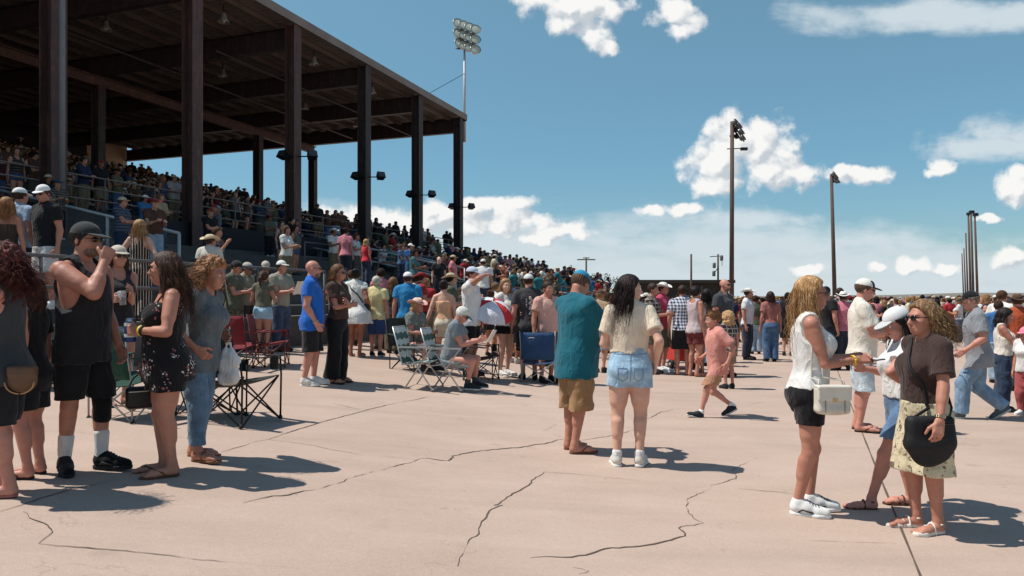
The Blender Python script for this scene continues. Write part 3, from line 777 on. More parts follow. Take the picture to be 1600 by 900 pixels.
        if ex:
            F2 = gg.new()
            for p in ex: put(gg, F2, p[0], p[1])
            x, y, z = _loc(R, O, gg.X, gg.Y, gg.Z)
            F2 = F2 + (F32(.003) * np.sin((x + y * .8) / hs * 105 + 4 * np.sin(gg.Z * 11)) if kind != 'curly' else F32(.013) * np.sin(x * 75 + 2 * np.sin(z * 60)) * np.sin(y * 70 + z * 25) + F32(.01) * np.sin(z * 78 + x * 30))
            hl = (y / F32(hs) + F32(.0)) * F32(-.97) + (z / F32(hs) + F32(.02)) * F32(-.2)
            F2 = np.maximum(F2, np.where(z > -.16 * hs, hl * F32(hs), -1))
            FF = smin(FF, F2, .02)
        hat = S.get('hat')
        if hat and hat[0] != 'visor':
            z = _loc(R, O, gg.X, gg.Y, gg.Z)[2]; y = _loc(R, O, gg.X, gg.Y, gg.Z)[1]
            FF = np.maximum(FF, z - F32(.052 * hs))
        V, Q = nets(gg, FF)
        ns = S.get('strands', 0)
        T = None
        if ns and len(V):
            r = np.random.default_rng(seed + 5); m = MB(); m.add(V, []); m.q = []
            for i in range(int(ns * 1.7)):
                th = r.uniform(-1.95, 1.95) if kind != 'short' else r.uniform(-3.1, 3.1); z0 = (r.uniform(.03, .125) if kind == 'short' else r.uniform(-.04, .1)) if not hat else r.uniform(-.05, .04)
                rr_ = .085 + .012 * r.uniform()
                rx = rr_ * math.cos(max(0, z0) / .13 * 1.2)
                x, y = rx * math.sin(th), .012 + rx * 1.2 * math.cos(th)
                if y < -.008 and kind != 'short': y = -.008
                p0 = np.array(hq(x, y, z0 + .01)); ln = (L + .1) * r.uniform(.55, 1.12) if kind != 'curly' else L * r.uniform(.4, 1.)
                if kind == 'short':
                    dv = nrm(R @ np.array([x, y - .03, z0 + .06]) + r.normal(size=3) * .5); p0 = np.array(hq(x * 1.02, y * 1.02, z0 + .015)); m.tube([p0 + dv * q for q in (0, .014, .03)], [.0028, .0022, .0006], 4, cap=False); continue
                pts_ = []; out = R @ nrm((x, y * .7 + .02, 0)); ph = r.uniform(0, 6.28); cw = (.030 if kind == 'curly' else .006); wvl = r.uniform(2.2, 4) * (2.3 if kind == 'curly' else 1)
                sd_ = nrm(np.cross(out, (0, 0, 1)))
                for k in np.linspace(0, 1, 8):
                    pts_.append(p0 + out * (.012 + .05 * math.sin(k * 1.8) * r.uniform(.5, 1.3) * (1.4 if kind == 'curly' else .7) * (2.4 if i % 9 == 0 else 1)) + np.array([0, 0, -ln * k ** 1.15]) + sd_ * cw * math.sin(ph + k * wvl * 2) + out * cw * math.cos(ph + k * wvl * 2) * .6 + blow * k ** 1.4 * r.uniform(.7, 1.35))
                m.tube(pts_, list(np.linspace(.0017, .0005, 8) * r.uniform(.6, 1.5)), 4, cap=False)
            V2 = np.concatenate(m.v); Q2 = np.array(m.q)
            P.hair = mesh_obj('hair', V2, np.concatenate([Q, Q2]), hm, root)
        else: P.hair = mesh_obj('hair', V, Q, hm, root)
    hat = S.get('hat')
    if hat:
        kind, c = hat[0], hat[1]; hc2 = hat[2] if len(hat) > 2 else c
        back = -1 if (len(hat) > 3 and hat[3] == 'back') else 1
        th = max(.006, hh)
        if kind in ('cap', 'visor', 'bucket'):
            pp = [(ell(hq(0, .012, .048), v(.088, .108, .088), R), 0)]
            cut = .105 if kind == 'visor' else 9
            def cp(gg, FF):
                z = _loc(R, O, gg.X, gg.Y, gg.Z)[2]; y = _loc(R, O, gg.X, gg.Y, gg.Z)[1]
                FF = np.maximum(FF, F32(.036 * hs) - z - y * F32(.05))
                if kind == 'visor': FF = np.maximum(FF, z - F32(.07 * hs))
                return FF
            ca = sdf_obj('cap', pp, hh, cm(c, 'smooth'), root, post=cp)
            if kind == 'bucket':
                bp = [(ell(hq(0, .012, .036), v(.15, .17, .02), R), 0)]
            else: bp = [(ell(hq(0, -.105 * back, .040), v(.074, .085, .010), R @ Rx(.16 * back)), 0)]
            sdf_obj('brim', bp, min(hh, .007), cm(hc2, 'smooth'), ca)
            if len(hat) > 4:      # a contrasting front panel
                def cp2(gg, FF):
                    x, y, z = _loc(R, O, gg.X, gg.Y, gg.Z)
                    FF = np.maximum(FF, F32(.042 * hs) - z); FF = np.maximum(FF, y + F32(.03 * hs)); FF = np.maximum(FF, np.abs(x) - F32(.06 * hs)); return np.maximum(FF, z - F32(.118 * hs))
                sdf_obj('front_panel', [(ell(hq(0, .012, .048), v(.088, .108, .088) + .004, R), 0)], min(hh, .007), cm(hat[4]), ca, post=cp2)
        elif kind == 'cowboy':
            pp = [(ell(hq(0, .01, .07), v(.086, .102, .085), R), 0), (ell(hq(0, .0, .165), v(.018, .08, .035), R), .03, True)]
            def cp(gg, FF): return np.maximum(FF, F32(.05 * hs) - _loc(R, O, gg.X, gg.Y, gg.Z)[2])
            ca = sdf_obj('hat', pp, hh, cm(c, 'smooth'), root, post=cp)
            lo2, hi2 = O - .26 * hs, O + .26 * hs
            gg = Grid(lo2, hi2, min(hh, .008)); x, y, z = _loc(R, O, gg.X, gg.Y, gg.Z); x, y, z = x / hs, y / hs, z / hs
            e = np.sqrt((x / .165) ** 2 + ((y - .01) / .195) ** 2)
            sf = .048 + .055 * (np.abs(x) / .165) ** 2.2 - .02 * ((y - .01) / .195) ** 2
            FF = np.maximum(np.abs(z - sf) - .007, (e - 1) * .15) * hs
            FF = np.maximum(FF, (.45 - e) * .15)
            V, Q = nets(gg, FF.astype(F32)); mesh_obj('brim', V, Q, cm(hc2), ca)
            m = MB(); m.tube([hq(.089 * math.cos(t), .01 + .105 * math.sin(t), .062) for t in np.linspace(0, 6.283, 22)], .009 * hs, 6); m.build('hat_band', cm((60, 48, 40)), ca, True)
    if S.get('glasses'):
        gm = solid('dark lens', (18, 17, 18), .12, 0, .05, 5, 0, .6); m = MB()
        for sg in (-1, 1):
            m.lathe([(0, 0), (.024 * hs, 0), (.025 * hs, .003), (.022 * hs, .006), (0, .0065)], hq(sg * .032, -.103, .008), R @ Rz(sg * .22) @ Rx(rad(90)) @ np.diag([1, .78, 1.]), 16)
            m.tube([hq(sg * .055, -.098, .014), hq(sg * .079, -.055, .013), hq(sg * .084, .01, .008), hq(sg * .083, .022, -.008)], .0032 * hs, 6)
        m.tube([hq(-.012, -.108, .013), hq(0, -.110, .016), hq(.012, -.108, .013)], .003 * hs, 6)
        m.build('sunglasses', gm, root, True)
    elif fine and h < .0125 and S.get('eyes', True):
        w = solid('eye white', (225, 220, 214), .25, 0, .03, 5, 0)
        for sg in (-1, 1):
            m = MB().lathe([(max(0, .0112 * hs * math.sin(t)), -.0112 * hs * math.cos(t)) for t in np.linspace(0, math.pi, 9)], hq(sg * .031, -.0850, .008), None, 12)
            ey = m.build('eye', w, root, True)
            MB().lathe([(0, .0), (.0058 * hs, 0.0), (.005 * hs, .002 * hs), (0, .0026 * hs)], hq(sg * .031, -.0948, .008), R @ Rx(rad(90)), 10).build('iris', solid('iris', (48, 34, 26), .2, 0, .05, 5, 0), ey, True)
            MB().tube([hq(sg * .015, -.104, .026), hq(sg * .032, -.103, .031), hq(sg * .050, -.092, .026)], [.0025 * hs, .0032 * hs, .0012 * hs], 6).build('eyebrow', solid('brow', (70, 52, 42), .8), root, True)
    if S.get('beard'):
        pp = [(ell(hq(0, -.048, -.075), v(.056, .056, .046), R), 0)]
        def bp(gg, FF):
            x, y, z = _loc(R, O, gg.X, gg.Y, gg.Z); x, y, z = x / hs, y / hs, z / hs
            FF = np.maximum(FF, (z + .052 + np.maximum(0, .045 - np.abs(x)) * .0 - np.maximum(0, np.abs(x) - .035) * 2.0) * hs)
            return np.maximum(FF, (y + .0) * hs)
        sdf_obj('beard', pp, hh, hair_mat(S['beard']), root, post=bp)
    for (s, c, fr) in S.get('bands', ()):
        el, wr = P.el[s], P.wr[s]; d = nrm(wr - el); c0 = el + (wr - el) * fr; a = nrm(np.cross(d, (0.3, .5, 1))); b = np.cross(d, a); r = .021 * H * (P.lm * .5 + .5)
        m = MB()
        for e in (-.005, 0, .005): m.tube([c0 + d * e + r * (math.cos(t) * a + math.sin(t) * b) for t in np.linspace(0, 6.283, 18)], .0045, 6)
        m.build('wristband', solid('band%d%d%d' % c, c, .5), root, True)
    if S.get('kneesleeve'):
        s = S['kneesleeve']; kn, an, hp = P.kn[s], P.an[s], P.hip[s]
        sdf_obj('knee_sleeve', [(cone(kn + nrm(hp - kn) * .09, kn, .038 * H, .034 * H), 0), (cone(kn, kn + nrm(an - kn) * .10, .034 * H, .035 * H), .02)], hh, cm((22, 22, 24)), root)
    return P
from mathutils.bvhtree import BVHTree
def bvh(o):
    me = o.data; return BVHTree.FromPolygons([v.co[:] for v in me.vertices], [tuple(p.vertices) for p in me.polygons])
def snap(tree, pts, off=.008, n=24):
    # resample a polyline and lay it on a surface (person space)
    pts = [np.asarray(p, float) for p in pts]; out = []
    for k in np.linspace(0, len(pts) - 1, n):
        i = min(int(k), len(pts) - 2); p = pts[i] + (pts[i + 1] - pts[i]) * (k - i); c, nn, ix, dd = tree.find_nearest(Vector(p))
        out.append(np.array(c) + np.array(nn) * off if (np.array(nn) @ (np.array(c) - np.array([0, 0, c[2]]))) > 0 else np.array(c) - np.array(nn) * off)
    return out
def cast(tree, pts, d, off=.002):
    out = []
    for p in pts:
        c, nn, ix, dd = tree.ray_cast(Vector(p) - Vector(d) * .6, Vector(d))
        if c is not None: out.append(np.array(c) - np.asarray(d) * off)
    return out
def place(P, u, v, yaw, label=None, group=None, d=None, dz=0):
    x, y, z = ground_at(u, v) if d is None else ((u - CU) * d / FPX, d, dz)
    P.root.location = (x, y, z + dz if d is None else dz); P.root.rotation_euler = (0, 0, rad(yaw))
    tag(P.root, label, 'person', group)
    P.M = Matrix.Translation(P.root.location) @ Matrix.Rotation(rad(yaw), 4, 'Z')
    return P
def gz(x, y=0.):
    t = math.tanh(x / 4.5); s1 = min(1, max(0, (y - 10.5) / 3.5)); s2 = min(1, max(0, (1.5 - x) / 4))
    return -.285 * t + .135 * (math.sqrt(t * t + .03) - .173) + .15 * s1 * s1 * (3 - 2 * s1) * s2 * s2 * (3 - 2 * s2)
def ground_at(u, v):
    d = 1.5 * FPX / max(v - CV, 3)
    for _ in range(40):
        x = (u - CU) * d / FPX
        d = .6 * d + .4 * (CAMZ - gz(x, d)) * FPX / max(v - CV, 3)
    x = (u - CU) * d / FPX
    return x, d, gz(x, d)
def px_point(u, v, d): return np.array([(u - CU) * d / FPX, d, CAMZ - (v - CV) * d / FPX])
# ------------------------------------------------------------------ camera, sun, sky
def setup():
    c = bpy.data.cameras.new('camera'); o = bpy.data.objects.new('camera', c); link(o)
    c.sensor_width = 36; c.lens = 36 * FPX / 1600; c.shift_y = (CV - 450) / 1600; c.clip_end = 20000; c.clip_start = .05
    o.location = (0, 0, CAMZ); o.rotation_euler = (rad(90), 0, 0); SC.camera = o
    v = SC.view_settings; v.view_transform = 'Standard'; v.look = 'None'; v.gamma = 1; v.exposure = EXPO; v.use_curve_mapping = False
    SC.render.resolution_x, SC.render.resolution_y = 1024, 576
    SC.cycles.max_bounces = 6; SC.cycles.diffuse_bounces = 3; SC.cycles.use_denoising = True
EXPO = .09
SUN_EL, SUN_AZ = 61., 0.     # the sun stands high on the left, a little behind the camera
def sun():
    el, az = rad(SUN_EL), rad(SUN_AZ)
    to = Vector((-math.cos(el) * math.cos(az), -math.cos(el) * math.sin(az), math.sin(el)))
    l = bpy.data.lights.new('sun', 'SUN'); l.energy = 4.6; l.angle = rad(.55); l.color = (1, .96, .89)
    o = bpy.data.objects.new('sun', l); link(o); o.rotation_euler = to.to_track_quat('Z', 'Y').to_euler()
    return math.atan2(to.x, to.y)
PUFF = [(845, 2, 46, 24), (895, 18, 55, 36), (940, 8, 48, 26), (925, 48, 34, 26), (950, 70, 22, 13), (1055, 24, 34, 27), (1062, 44, 26, 16),
        (1140, 222, 42, 44), (1122, 262, 46, 44), (1112, 292, 22, 16), (1190, 232, 56, 44), (1200, 272, 72, 28), (1246, 274, 34, 19), (1340, 271, 44, 17), (1325, 264, 22, 13), (1470, 261, 24, 15), (1462, 268, 22, 9),
        (1582, 292, 30, 27), (1596, 280, 24, 24), (1015, 331, 27, 9), (1068, 326, 30, 11), (876, 361, 54, 14), (845, 372, 30, 9),
        (770, 322, 72, 18), (700, 335, 84, 20), (800, 345, 60, 18), (560, 336, 62, 15), (640, 348, 90, 20), (745, 352, 80, 18),
        (1425, 416, 34, 13), (1580, 402, 34, 20), (1545, 340, 24, 7), (1478, 424, 22, 10), (1370, 420, 18, 8), (1265, 420, 24, 9)]
WISP = [(1450, 26, 170, 20), (1600, 20, 110, 22), (1560, 226, 66, 20), (1600, 210, 60, 24), (1060, 385, 210, 42), (1180, 345, 90, 14), (1350, 385, 140, 24), (1230, 420, 330, 40), (720, 395, 240, 46), (980, 425, 260, 34), (1500, 430, 200, 40), (1300, 455, 800, 32), (600, 440, 500, 60), (500, 350, 120, 20)]
def sky(rot):
    w = bpy.data.worlds.new('World'); SC.world = w; w.use_nodes = True; nt = w.node_tree; L = nt.links
    w.cycles.sampling_method = 'MANUAL'; w.cycles.sample_map_resolution = 512
    bg = nt.nodes['Background']; bg.inputs[1].default_value = .115
    s = N(nt, 'ShaderNodeTexSky'); s.sky_type = 'NISHITA'; s.sun_disc = False; s.sun_elevation = rad(SUN_EL); s.sun_rotation = rot
    s.altitude = 1800; s.air_density = 1.15; s.dust_density = .15; s.ozone_density = 1.2
    tc = N(nt, 'ShaderNodeTexCoord'); sep = N(nt, 'ShaderNodeSeparateXYZ'); L.new(tc.outputs['Generated'], sep.inputs[0])
    x, y, z = sep.outputs
    yy = mth(nt, 'MAXIMUM', y, .02)
    cx = mth(nt, 'DIVIDE', x, yy); cz = mth(nt, 'DIVIDE', z, yy)
    cb = N(nt, 'ShaderNodeCombineXYZ'); L.new(cx, cb.inputs[0]); L.new(cz, cb.inputs[1])
    q = cb.outputs[0]
    def vm(op, a, b=None):
        m = N(nt, 'ShaderNodeVectorMath'); m.operation = op
        for sck, v in zip(m.inputs, (a, b)):
            if v is None: continue
            if isinstance(v, tuple): sck.default_value = v
            else: L.new(v, sck)
        return m
    nz = noise(nt, q, 9, 5, .6, 1); nz2 = noise(nt, q, 34, 4, .6, 1)
    off = vm('ADD', vm('MULTIPLY', vm('SUBTRACT', nz, (.5, .5, .5)).outputs[0], (.05, .034, 0)).outputs[0], vm('MULTIPLY', vm('SUBTRACT', nz2, (.5, .5, .5)).outputs[0], (.022, .018, 0)).outputs[0]).outputs[0]
    qw = vm('ADD', q, off).outputs[0]
    offw = vm('MULTIPLY', vm('SUBTRACT', nz, (.5, .5, .5)).outputs[0], (.34, .05, 0)).outputs[0]
    qs = vm('ADD', q, offw).outputs[0]
    def blobs(qq, lst, shift=(0, 0)):
        acc = None
        for (u, v, rx, ry) in lst:
            c = ((u - CU) / FPX + shift[0], (CV - v) / FPX + shift[1], 0)
            d = vm('LENGTH', vm('MULTIPLY', vm('SUBTRACT', qq, c).outputs[0], (FPX / rx, FPX / ry, 0)).outputs[0]).outputs['Value']
            e = mth(nt, 'SUBTRACT', 1.17, d)
            acc = e if acc is None else mth(nt, 'SMOOTH_MAX', acc, e, .12)
        return acc
    pf = blobs(qw, PUFF)
    fine = noise(nt, q, 42, 5, .54)
    def billow(v, sc):
        n = N(nt, 'ShaderNodeTexVoronoi'); n.voronoi_dimensions = '2D'; n.inputs['Scale'].default_value = sc; L.new(v, n.inputs['Vector']); return n.outputs['Distance']
    bl = billow(qw, 30)
    pf0 = pf; pf = mth(nt, 'ADD', pf, mth(nt, 'MULTIPLY', mth(nt, 'SUBTRACT', .50, bl), .80))
    dens = mth(nt, 'ADD', pf, mth(nt, 'MULTIPLY', mth(nt, 'SUBTRACT', fine, .5), .75))
    def sstep(v, a, b):
        m = N(nt, 'ShaderNodeMapRange'); m.interpolation_type = 'SMOOTHSTEP'; m.inputs[1].default_value = a; m.inputs[2].default_value = b; L.new(v, m.inputs[0]); return m.outputs[0]
    wsp = noise(nt, q, 120, 4, .65)
    a_p = sstep(mth(nt, 'ADD', dens, mth(nt, 'MULTIPLY', mth(nt, 'SUBTRACT', wsp, .5), .5)), .0, .66)
    wf = blobs(qs, WISP)
    mp = N(nt, 'ShaderNodeMapping'); mp.inputs['Scale'].default_value = (1, 3.4, 1); L.new(q, mp.inputs[0])
    st = noise(nt, mp.outputs[0], 6, 6, .6)
    a_w = mth(nt, 'MULTIPLY', sstep(mth(nt, 'ADD', wf, mth(nt, 'MULTIPLY', mth(nt, 'SUBTRACT', st, .5), 3.0)), -.55, .85), .92)
    front = mth(nt, 'GREATER_THAN', y, .05)
    # the side away from the sun and the flat bases are greyer
    tow = blobs(vm('ADD', qw, (-.010, .016, 0)).outputs[0], PUFF)
    fine2 = noise(nt, vm('ADD', q, (-.006, .008, 0)).outputs[0], 42, 5, .54)
    shd = mth(nt, 'ADD', mth(nt, 'MULTIPLY', mth(nt, 'SUBTRACT', tow, pf0), .75), mth(nt, 'ADD', mth(nt, 'MULTIPLY', mth(nt, 'SUBTRACT', fine2, fine), 1.1), mth(nt, 'MULTIPLY', mth(nt, 'SUBTRACT', bl, billow(vm('ADD', qw, (-.006, .008, 0)).outputs[0], 30)), 1.5)))
    lit = ramp(nt, [(.20, (7.7, 7.65, 7.5)), (.46, (6.6, 6.75, 6.85)), (.80, (4.6, 5.0, 5.4))], mth(nt, 'ADD', shd, .42))
    tint = mixc(nt, 1., s.outputs[0], ramp(nt, [(0, (.47, .55, .62)), (.18, (.62, .86, .83)), (.40, (.93, 1.17, .97)), (.75, (1., 1.1, 1.))], z), 'MULTIPLY')
    col = mixc(nt, mth(nt, 'MULTIPLY', a_w, front), tint, WISPC)
    col = mixc(nt, mth(nt, 'MULTIPLY', a_p, front), col, lit)
    L.new(col, bg.inputs[0])
SKYTINT = (1.0, 1.1, .92)
WISPC = (5.3, 6.0, 6.4)

# ------------------------------------------------------------------ ground
def concrete_mat():
    m, nt, b = nodes('pale concrete'); co = objco(nt)
    big = noise(nt, co, .16, 4, .6); mid = noise(nt, objco(nt, (.7, 1.6, 1)), 1.3, 5, .6); fi = noise(nt, co, 28, 4, .65); gr = noise(nt, co, 170, 2)
    t = mth(nt, 'ADD', mth(nt, 'MULTIPLY', big, .5), mth(nt, 'ADD', mth(nt, 'MULTIPLY', mid, .38), mth(nt, 'MULTIPLY', fi, .2)))
    col = ramp(nt, [(.40, lin((166, 144, 129))), (.54, lin((181, 158, 143))), (.68, lin((194, 171, 156)))], t)
    sp = N(nt, 'ShaderNodeTexVoronoi'); sp.inputs['Scale'].default_value = 2.6; nt.links.new(co, sp.inputs['Vector'])
    g = mth(nt, 'MULTIPLY', mth(nt, 'LESS_THAN', sp.outputs['Distance'], .034), mth(nt, 'GREATER_THAN', mid, .5))
    col = mixc(nt, mth(nt, 'MULTIPLY', g, .75), col, lin((70, 58, 50)))
    col = mixc(nt, .28, col, ramp(nt, [(.35, lin((146, 126, 113))), (.65, lin((208, 185, 169)))], gr))
    # water stains run down the slope in soft bands
    stn = noise(nt, objco(nt, (.25, 2.2, 1)), .8, 3)
    col = mixc(nt, ramp(nt, [(.58, (0, 0, 0)), (.74, (.42, .42, .42))], stn), col, lin((160, 140, 126)))
    ed = N(nt, 'ShaderNodeTexVoronoi'); ed.feature = 'DISTANCE_TO_EDGE'; ed.inputs['Scale'].default_value = .42
    wv = N(nt, 'ShaderNodeVectorMath'); wv.operation = 'ADD'; nt.links.new(co, wv.inputs[0]); ns = N(nt, 'ShaderNodeTexNoise'); ns.inputs['Scale'].default_value = 2.4; ns.inputs['Detail'].default_value = 6; nt.links.new(co, ns.inputs['Vector']); nt.links.new(ns.outputs['Color'], wv.inputs[1]); nt.links.new(wv.outputs[0], ed.inputs['Vector'])
    hl = mth(nt, 'MULTIPLY', mth(nt, 'LESS_THAN', ed.outputs['Distance'], .0022), mth(nt, 'GREATER_THAN', noise(nt, co, .9, 3), .50))
    col = mixc(nt, mth(nt, 'MULTIPLY', hl, .22), col, lin((110, 92, 80)))
    sm = noise(nt, co, 2.1, 2); col = mixc(nt, ramp(nt, [(.66, (0, 0, 0)), (.76, (.35, .35, .35))], sm), col, lin((142, 124, 112)))
    nt.links.new(col, b.inputs['Base Color']); b.inputs['Roughness'].default_value = .92; b.inputs['Specular IOR Level'].default_value = .2
    bump(nt, b, mth(nt, 'ADD', mth(nt, 'MULTIPLY', gr, .4), fi), .25, .01)
    return m
def ground():
    xs = np.concatenate([[-6000, -800, -200, -60, -40], np.arange(-30, 30.1, .5), [40, 60, 200, 800, 6000]])
    ys = np.concatenate([[-400, -60, -20, -8, -2], np.arange(0, 60.1, .75), [80, 120, 200, 400, 1500, 9000]])
    V = np.array([(x, y, gz(x, y)) for y in ys for x in xs]); n = len(xs)
    Q = [(j * n + i, j * n + i + 1, (j + 1) * n + i + 1, (j + 1) * n + i) for j in range(len(ys) - 1) for i in range(n - 1)]
    tag(mesh_obj('ground', V, Q, concrete_mat()), kind='structure')
    # cracks and joints: thin ragged ribbons lying on the slab
    CR = [([(380, 786), (440, 775), (495, 765), (540, 750), (580, 738), (640, 724), (665, 716), (700, 720), (706, 713), (740, 706), (800, 700), (850, 694), (880, 686)], .020, 1.),
          ([(715, 886), (722, 868), (745, 838), (757, 812), (768, 796), (786, 790), (772, 790), (800, 772), (830, 752), (850, 738)], .012, .8),
          ([(828, 872), (868, 871), (915, 868), (945, 858), (1000, 854), (1040, 846), (1070, 838), (1060, 826), (1100, 818)], .018, 1.),
          ([(1100, 818), (1075, 800), (1074, 780), (1110, 760), (1150, 748), (1145, 734), (1170, 720), (1200, 712)], .011, .9),
          ([(60, 850), (150, 858), (240, 866), (330, 876), (440, 886), (470, 889)], .010, .5),
          ([(60, 850), (82, 832), (60, 815), (36, 800)], .008, .8),
          ([(0, 800), (60, 780), (110, 765), (180, 750)], .009, .4),
          ([(345, 707), (400, 690), (418, 687), (450, 676), (520, 655), (600, 634), (672, 620)], .012, .4),
          ([(418, 687), (460, 692), (560, 710), (650, 718)], .006, .6),
          ([(1010, 655), (1030, 645), (1062, 638)], .010, .8), ([(1012, 660), (990, 672), (960, 680), (900, 690)], .009, .9),
          ([(850, 660), (870, 664), (850, 672), (880, 684)], .010, 1.), ([(1040, 622), (1085, 630)], .009, .8), ([(1168, 633), (1195, 628)], .012, .9),
          ([(848, 738), (900, 741), (1000, 751)], .005, .5), ([(1155, 764), (1200, 768), (1240, 772)], .009, .8), ([(895, 887), (920, 893), (905, 897)], .009, .8),
          ([(50, 675), (100, 674), (170, 680)], .008, .7), ([(520, 630), (560, 640)], .010, .9), ([(1545, 743), (1575, 744)], .008, .8), ([(1270, 845), (1400, 850)], .006, .5)]
    m = MB(); r = random.Random(5)
    for pts, wd, jag in CR:
        P = [np.array(ground_at(*p)) for p in pts]; L = []
        for a, b in zip(P[:-1], P[1:]):
            n = max(2, int(np.linalg.norm(b - a) / .045)); t = nrm(b - a); s = np.array([-t[1], t[0], 0]); o = 0
            for k in range(n):
                o = o * .75 + r.uniform(-1, 1) * .014 * jag
                L.append((a + (b - a) * k / n + s * o * (1 if 0 < k else 0), s))
        L.append((P[-1], s)); n = len(L); w = [0.] * n; c = .7
        for i in range(n):
            c = min(1.5, max(.0, c + r.uniform(-.38, .36))); w[i] = wd * c * .31 * min(1, (i + 1) / 6, (n - i) / 6) + (.0012 if c > .15 else .0004)
        V = []
        for (p, s), ww in zip(L, w):
            for e in (-1, 1):
                q = p + s * ww * e; V.append((q[0], q[1], gz(q[0], q[1]) + .004))
        m.add(V, [(2 * i, 2 * i + 1, 2 * i + 3, 2 * i + 2) for i in range(n - 1)])
    tag(m.build('ground_cracks', solid('crack grime', (94, 78, 68), .95, 0, .3, 9, 0)), kind='structure')
    m = MB()
    for (a, b) in (((1308, 578), (1440, 905)),):
        A, B = np.array(ground_at(*a)), np.array(ground_at(*b)); V = []
        for k in range(41):
            p = A + (B - A) * k / 40; s = np.array([.008, 0, 0])
            for e in (-1, 1): q = p + s * e * (1 + .35 * math.sin(k * 1.9)); V.append((q[0], q[1], gz(q[0], q[1]) + .004))
        m.add(V, [(2 * i, 2 * i + 1, 2 * i + 3, 2 * i + 2) for i in range(40)])
    tag(m.build('ground_joint', solid('joint tar', (96, 80, 68), .95, 0, .2, 9, 0)), kind='structure')
    # pale dry hill beyond the track
    V = []; xs = np.linspace(-200, 2600, 60)
    for i, x in enumerate(xs):
        hgt = 5 + 7 * max(0, min(1, (x - 500) / 500)) + 1.5 * math.sin(x * .006) + .8 * math.sin(x * .021)
        V += [(x, 1250, -1), (x, 1600, hgt), (x, 2600, -1)]
    tag(mesh_obj('hills', V, [(3 * i + k, 3 * i + 3 + k, 3 * i + 4 + k, 3 * i + 1 + k) for i in range(59) for k in (0, 1)], solid('dry hill', (120, 112, 102), .95, 0, .2, .01, 0)), kind='structure')

# ------------------------------------------------------------------ grandstand
SO = np.array([-3.62, 49.8, 0]); SE = np.array([.340, .940, 0]); SD = np.array([-.940, .340, 0]); SM = np.stack([SE, SD, [0, 0, 1]], 1)
def S3(n, D, z): return SO + SE * n + SD * D + np.array([0, 0, z])
def stand_nd(x, y): p = np.array([x - SO[0], y - SO[1]]); return p @ SE[:2], p @ SD[:2]
def stand_floor(D):
    """height of the tread at distance D behind the front columns (world z)"""
    if D < 0: return CAMZ + 1.87 + .22 * (math.floor(D) + .7)
    return CAMZ + 2.75 + .254 * .85 * max(0, math.floor((D - 3.3) / .85 + 1e-4) + 1) if D > 3.3 else CAMZ + 2.75
def prism(m, n0, n1, prof):
    """extrude a (D,z) polygon strip along the stand"""
    V = [S3(n, D, z) for n in (n0, n1) for D, z in prof]; k = len(prof)
    m.add(V, [(i, i + 1, k + i + 1, k + i) for i in range(k - 1)])
    c0 = S3(n0, sum(p[0] for p in prof) / k, -.5)
    for e, nn in ((0, n0), (1, n1)):
        base = [S3(nn, D, -.5) for D, z in prof]; tops = [S3(nn, D, z) for D, z in prof]
        m.add(tops + base, [(i, i + 1, k + i + 1, k + i) if e else (i + 1, i, k + i, k + i + 1) for i in range(k - 1)])
def ibeam(m, a, b, w, dpt, upv, fl=.03):
    """I section from a to b: flange width w, depth dpt along upv"""
    a, b, u = np.asarray(a, float), np.asarray(b, float), nrm(upv); t = nrm(b - a); u = nrm(u - t * (u @ t)); s = np.cross(t, u); M = np.stack([t, s, u], 1); L = np.linalg.norm(b - a) / 2; c = (a + b) / 2
    m.box(c, (L, .02, dpt / 2 - fl * 2 - .001), M)
    for e in (-1, 1): m.box(c + u * e * (dpt / 2 - fl), (L, w / 2, fl), M)
EAVE, RSL = CAMZ + 12.15, -.003        # eave height, fall of the roof towards the back
def roofz(D): return EAVE + RSL * D
def rusty(name, c, c2):
    m, nt, b = nodes(name); co = objco(nt, (3, 3, .35)); c, c2 = lin(c), lin(c2)
    n = noise(nt, co, 2.2, 5, .6); n2 = noise(nt, objco(nt), 5, 4)
    col = ramp(nt, [(.36, tuple(x * .72 for x in c)), (.52, c), (.66, c2)], mth(nt, 'ADD', mth(nt, 'MULTIPLY', n, .65), mth(nt, 'MULTIPLY', n2, .35)))
    nt.links.new(col, b.inputs['Base Color']); b.inputs['Roughness'].default_value = .62; b.inputs['Specular IOR Level'].default_value = .35
    bump(nt, b, n2, .12, .01); return m
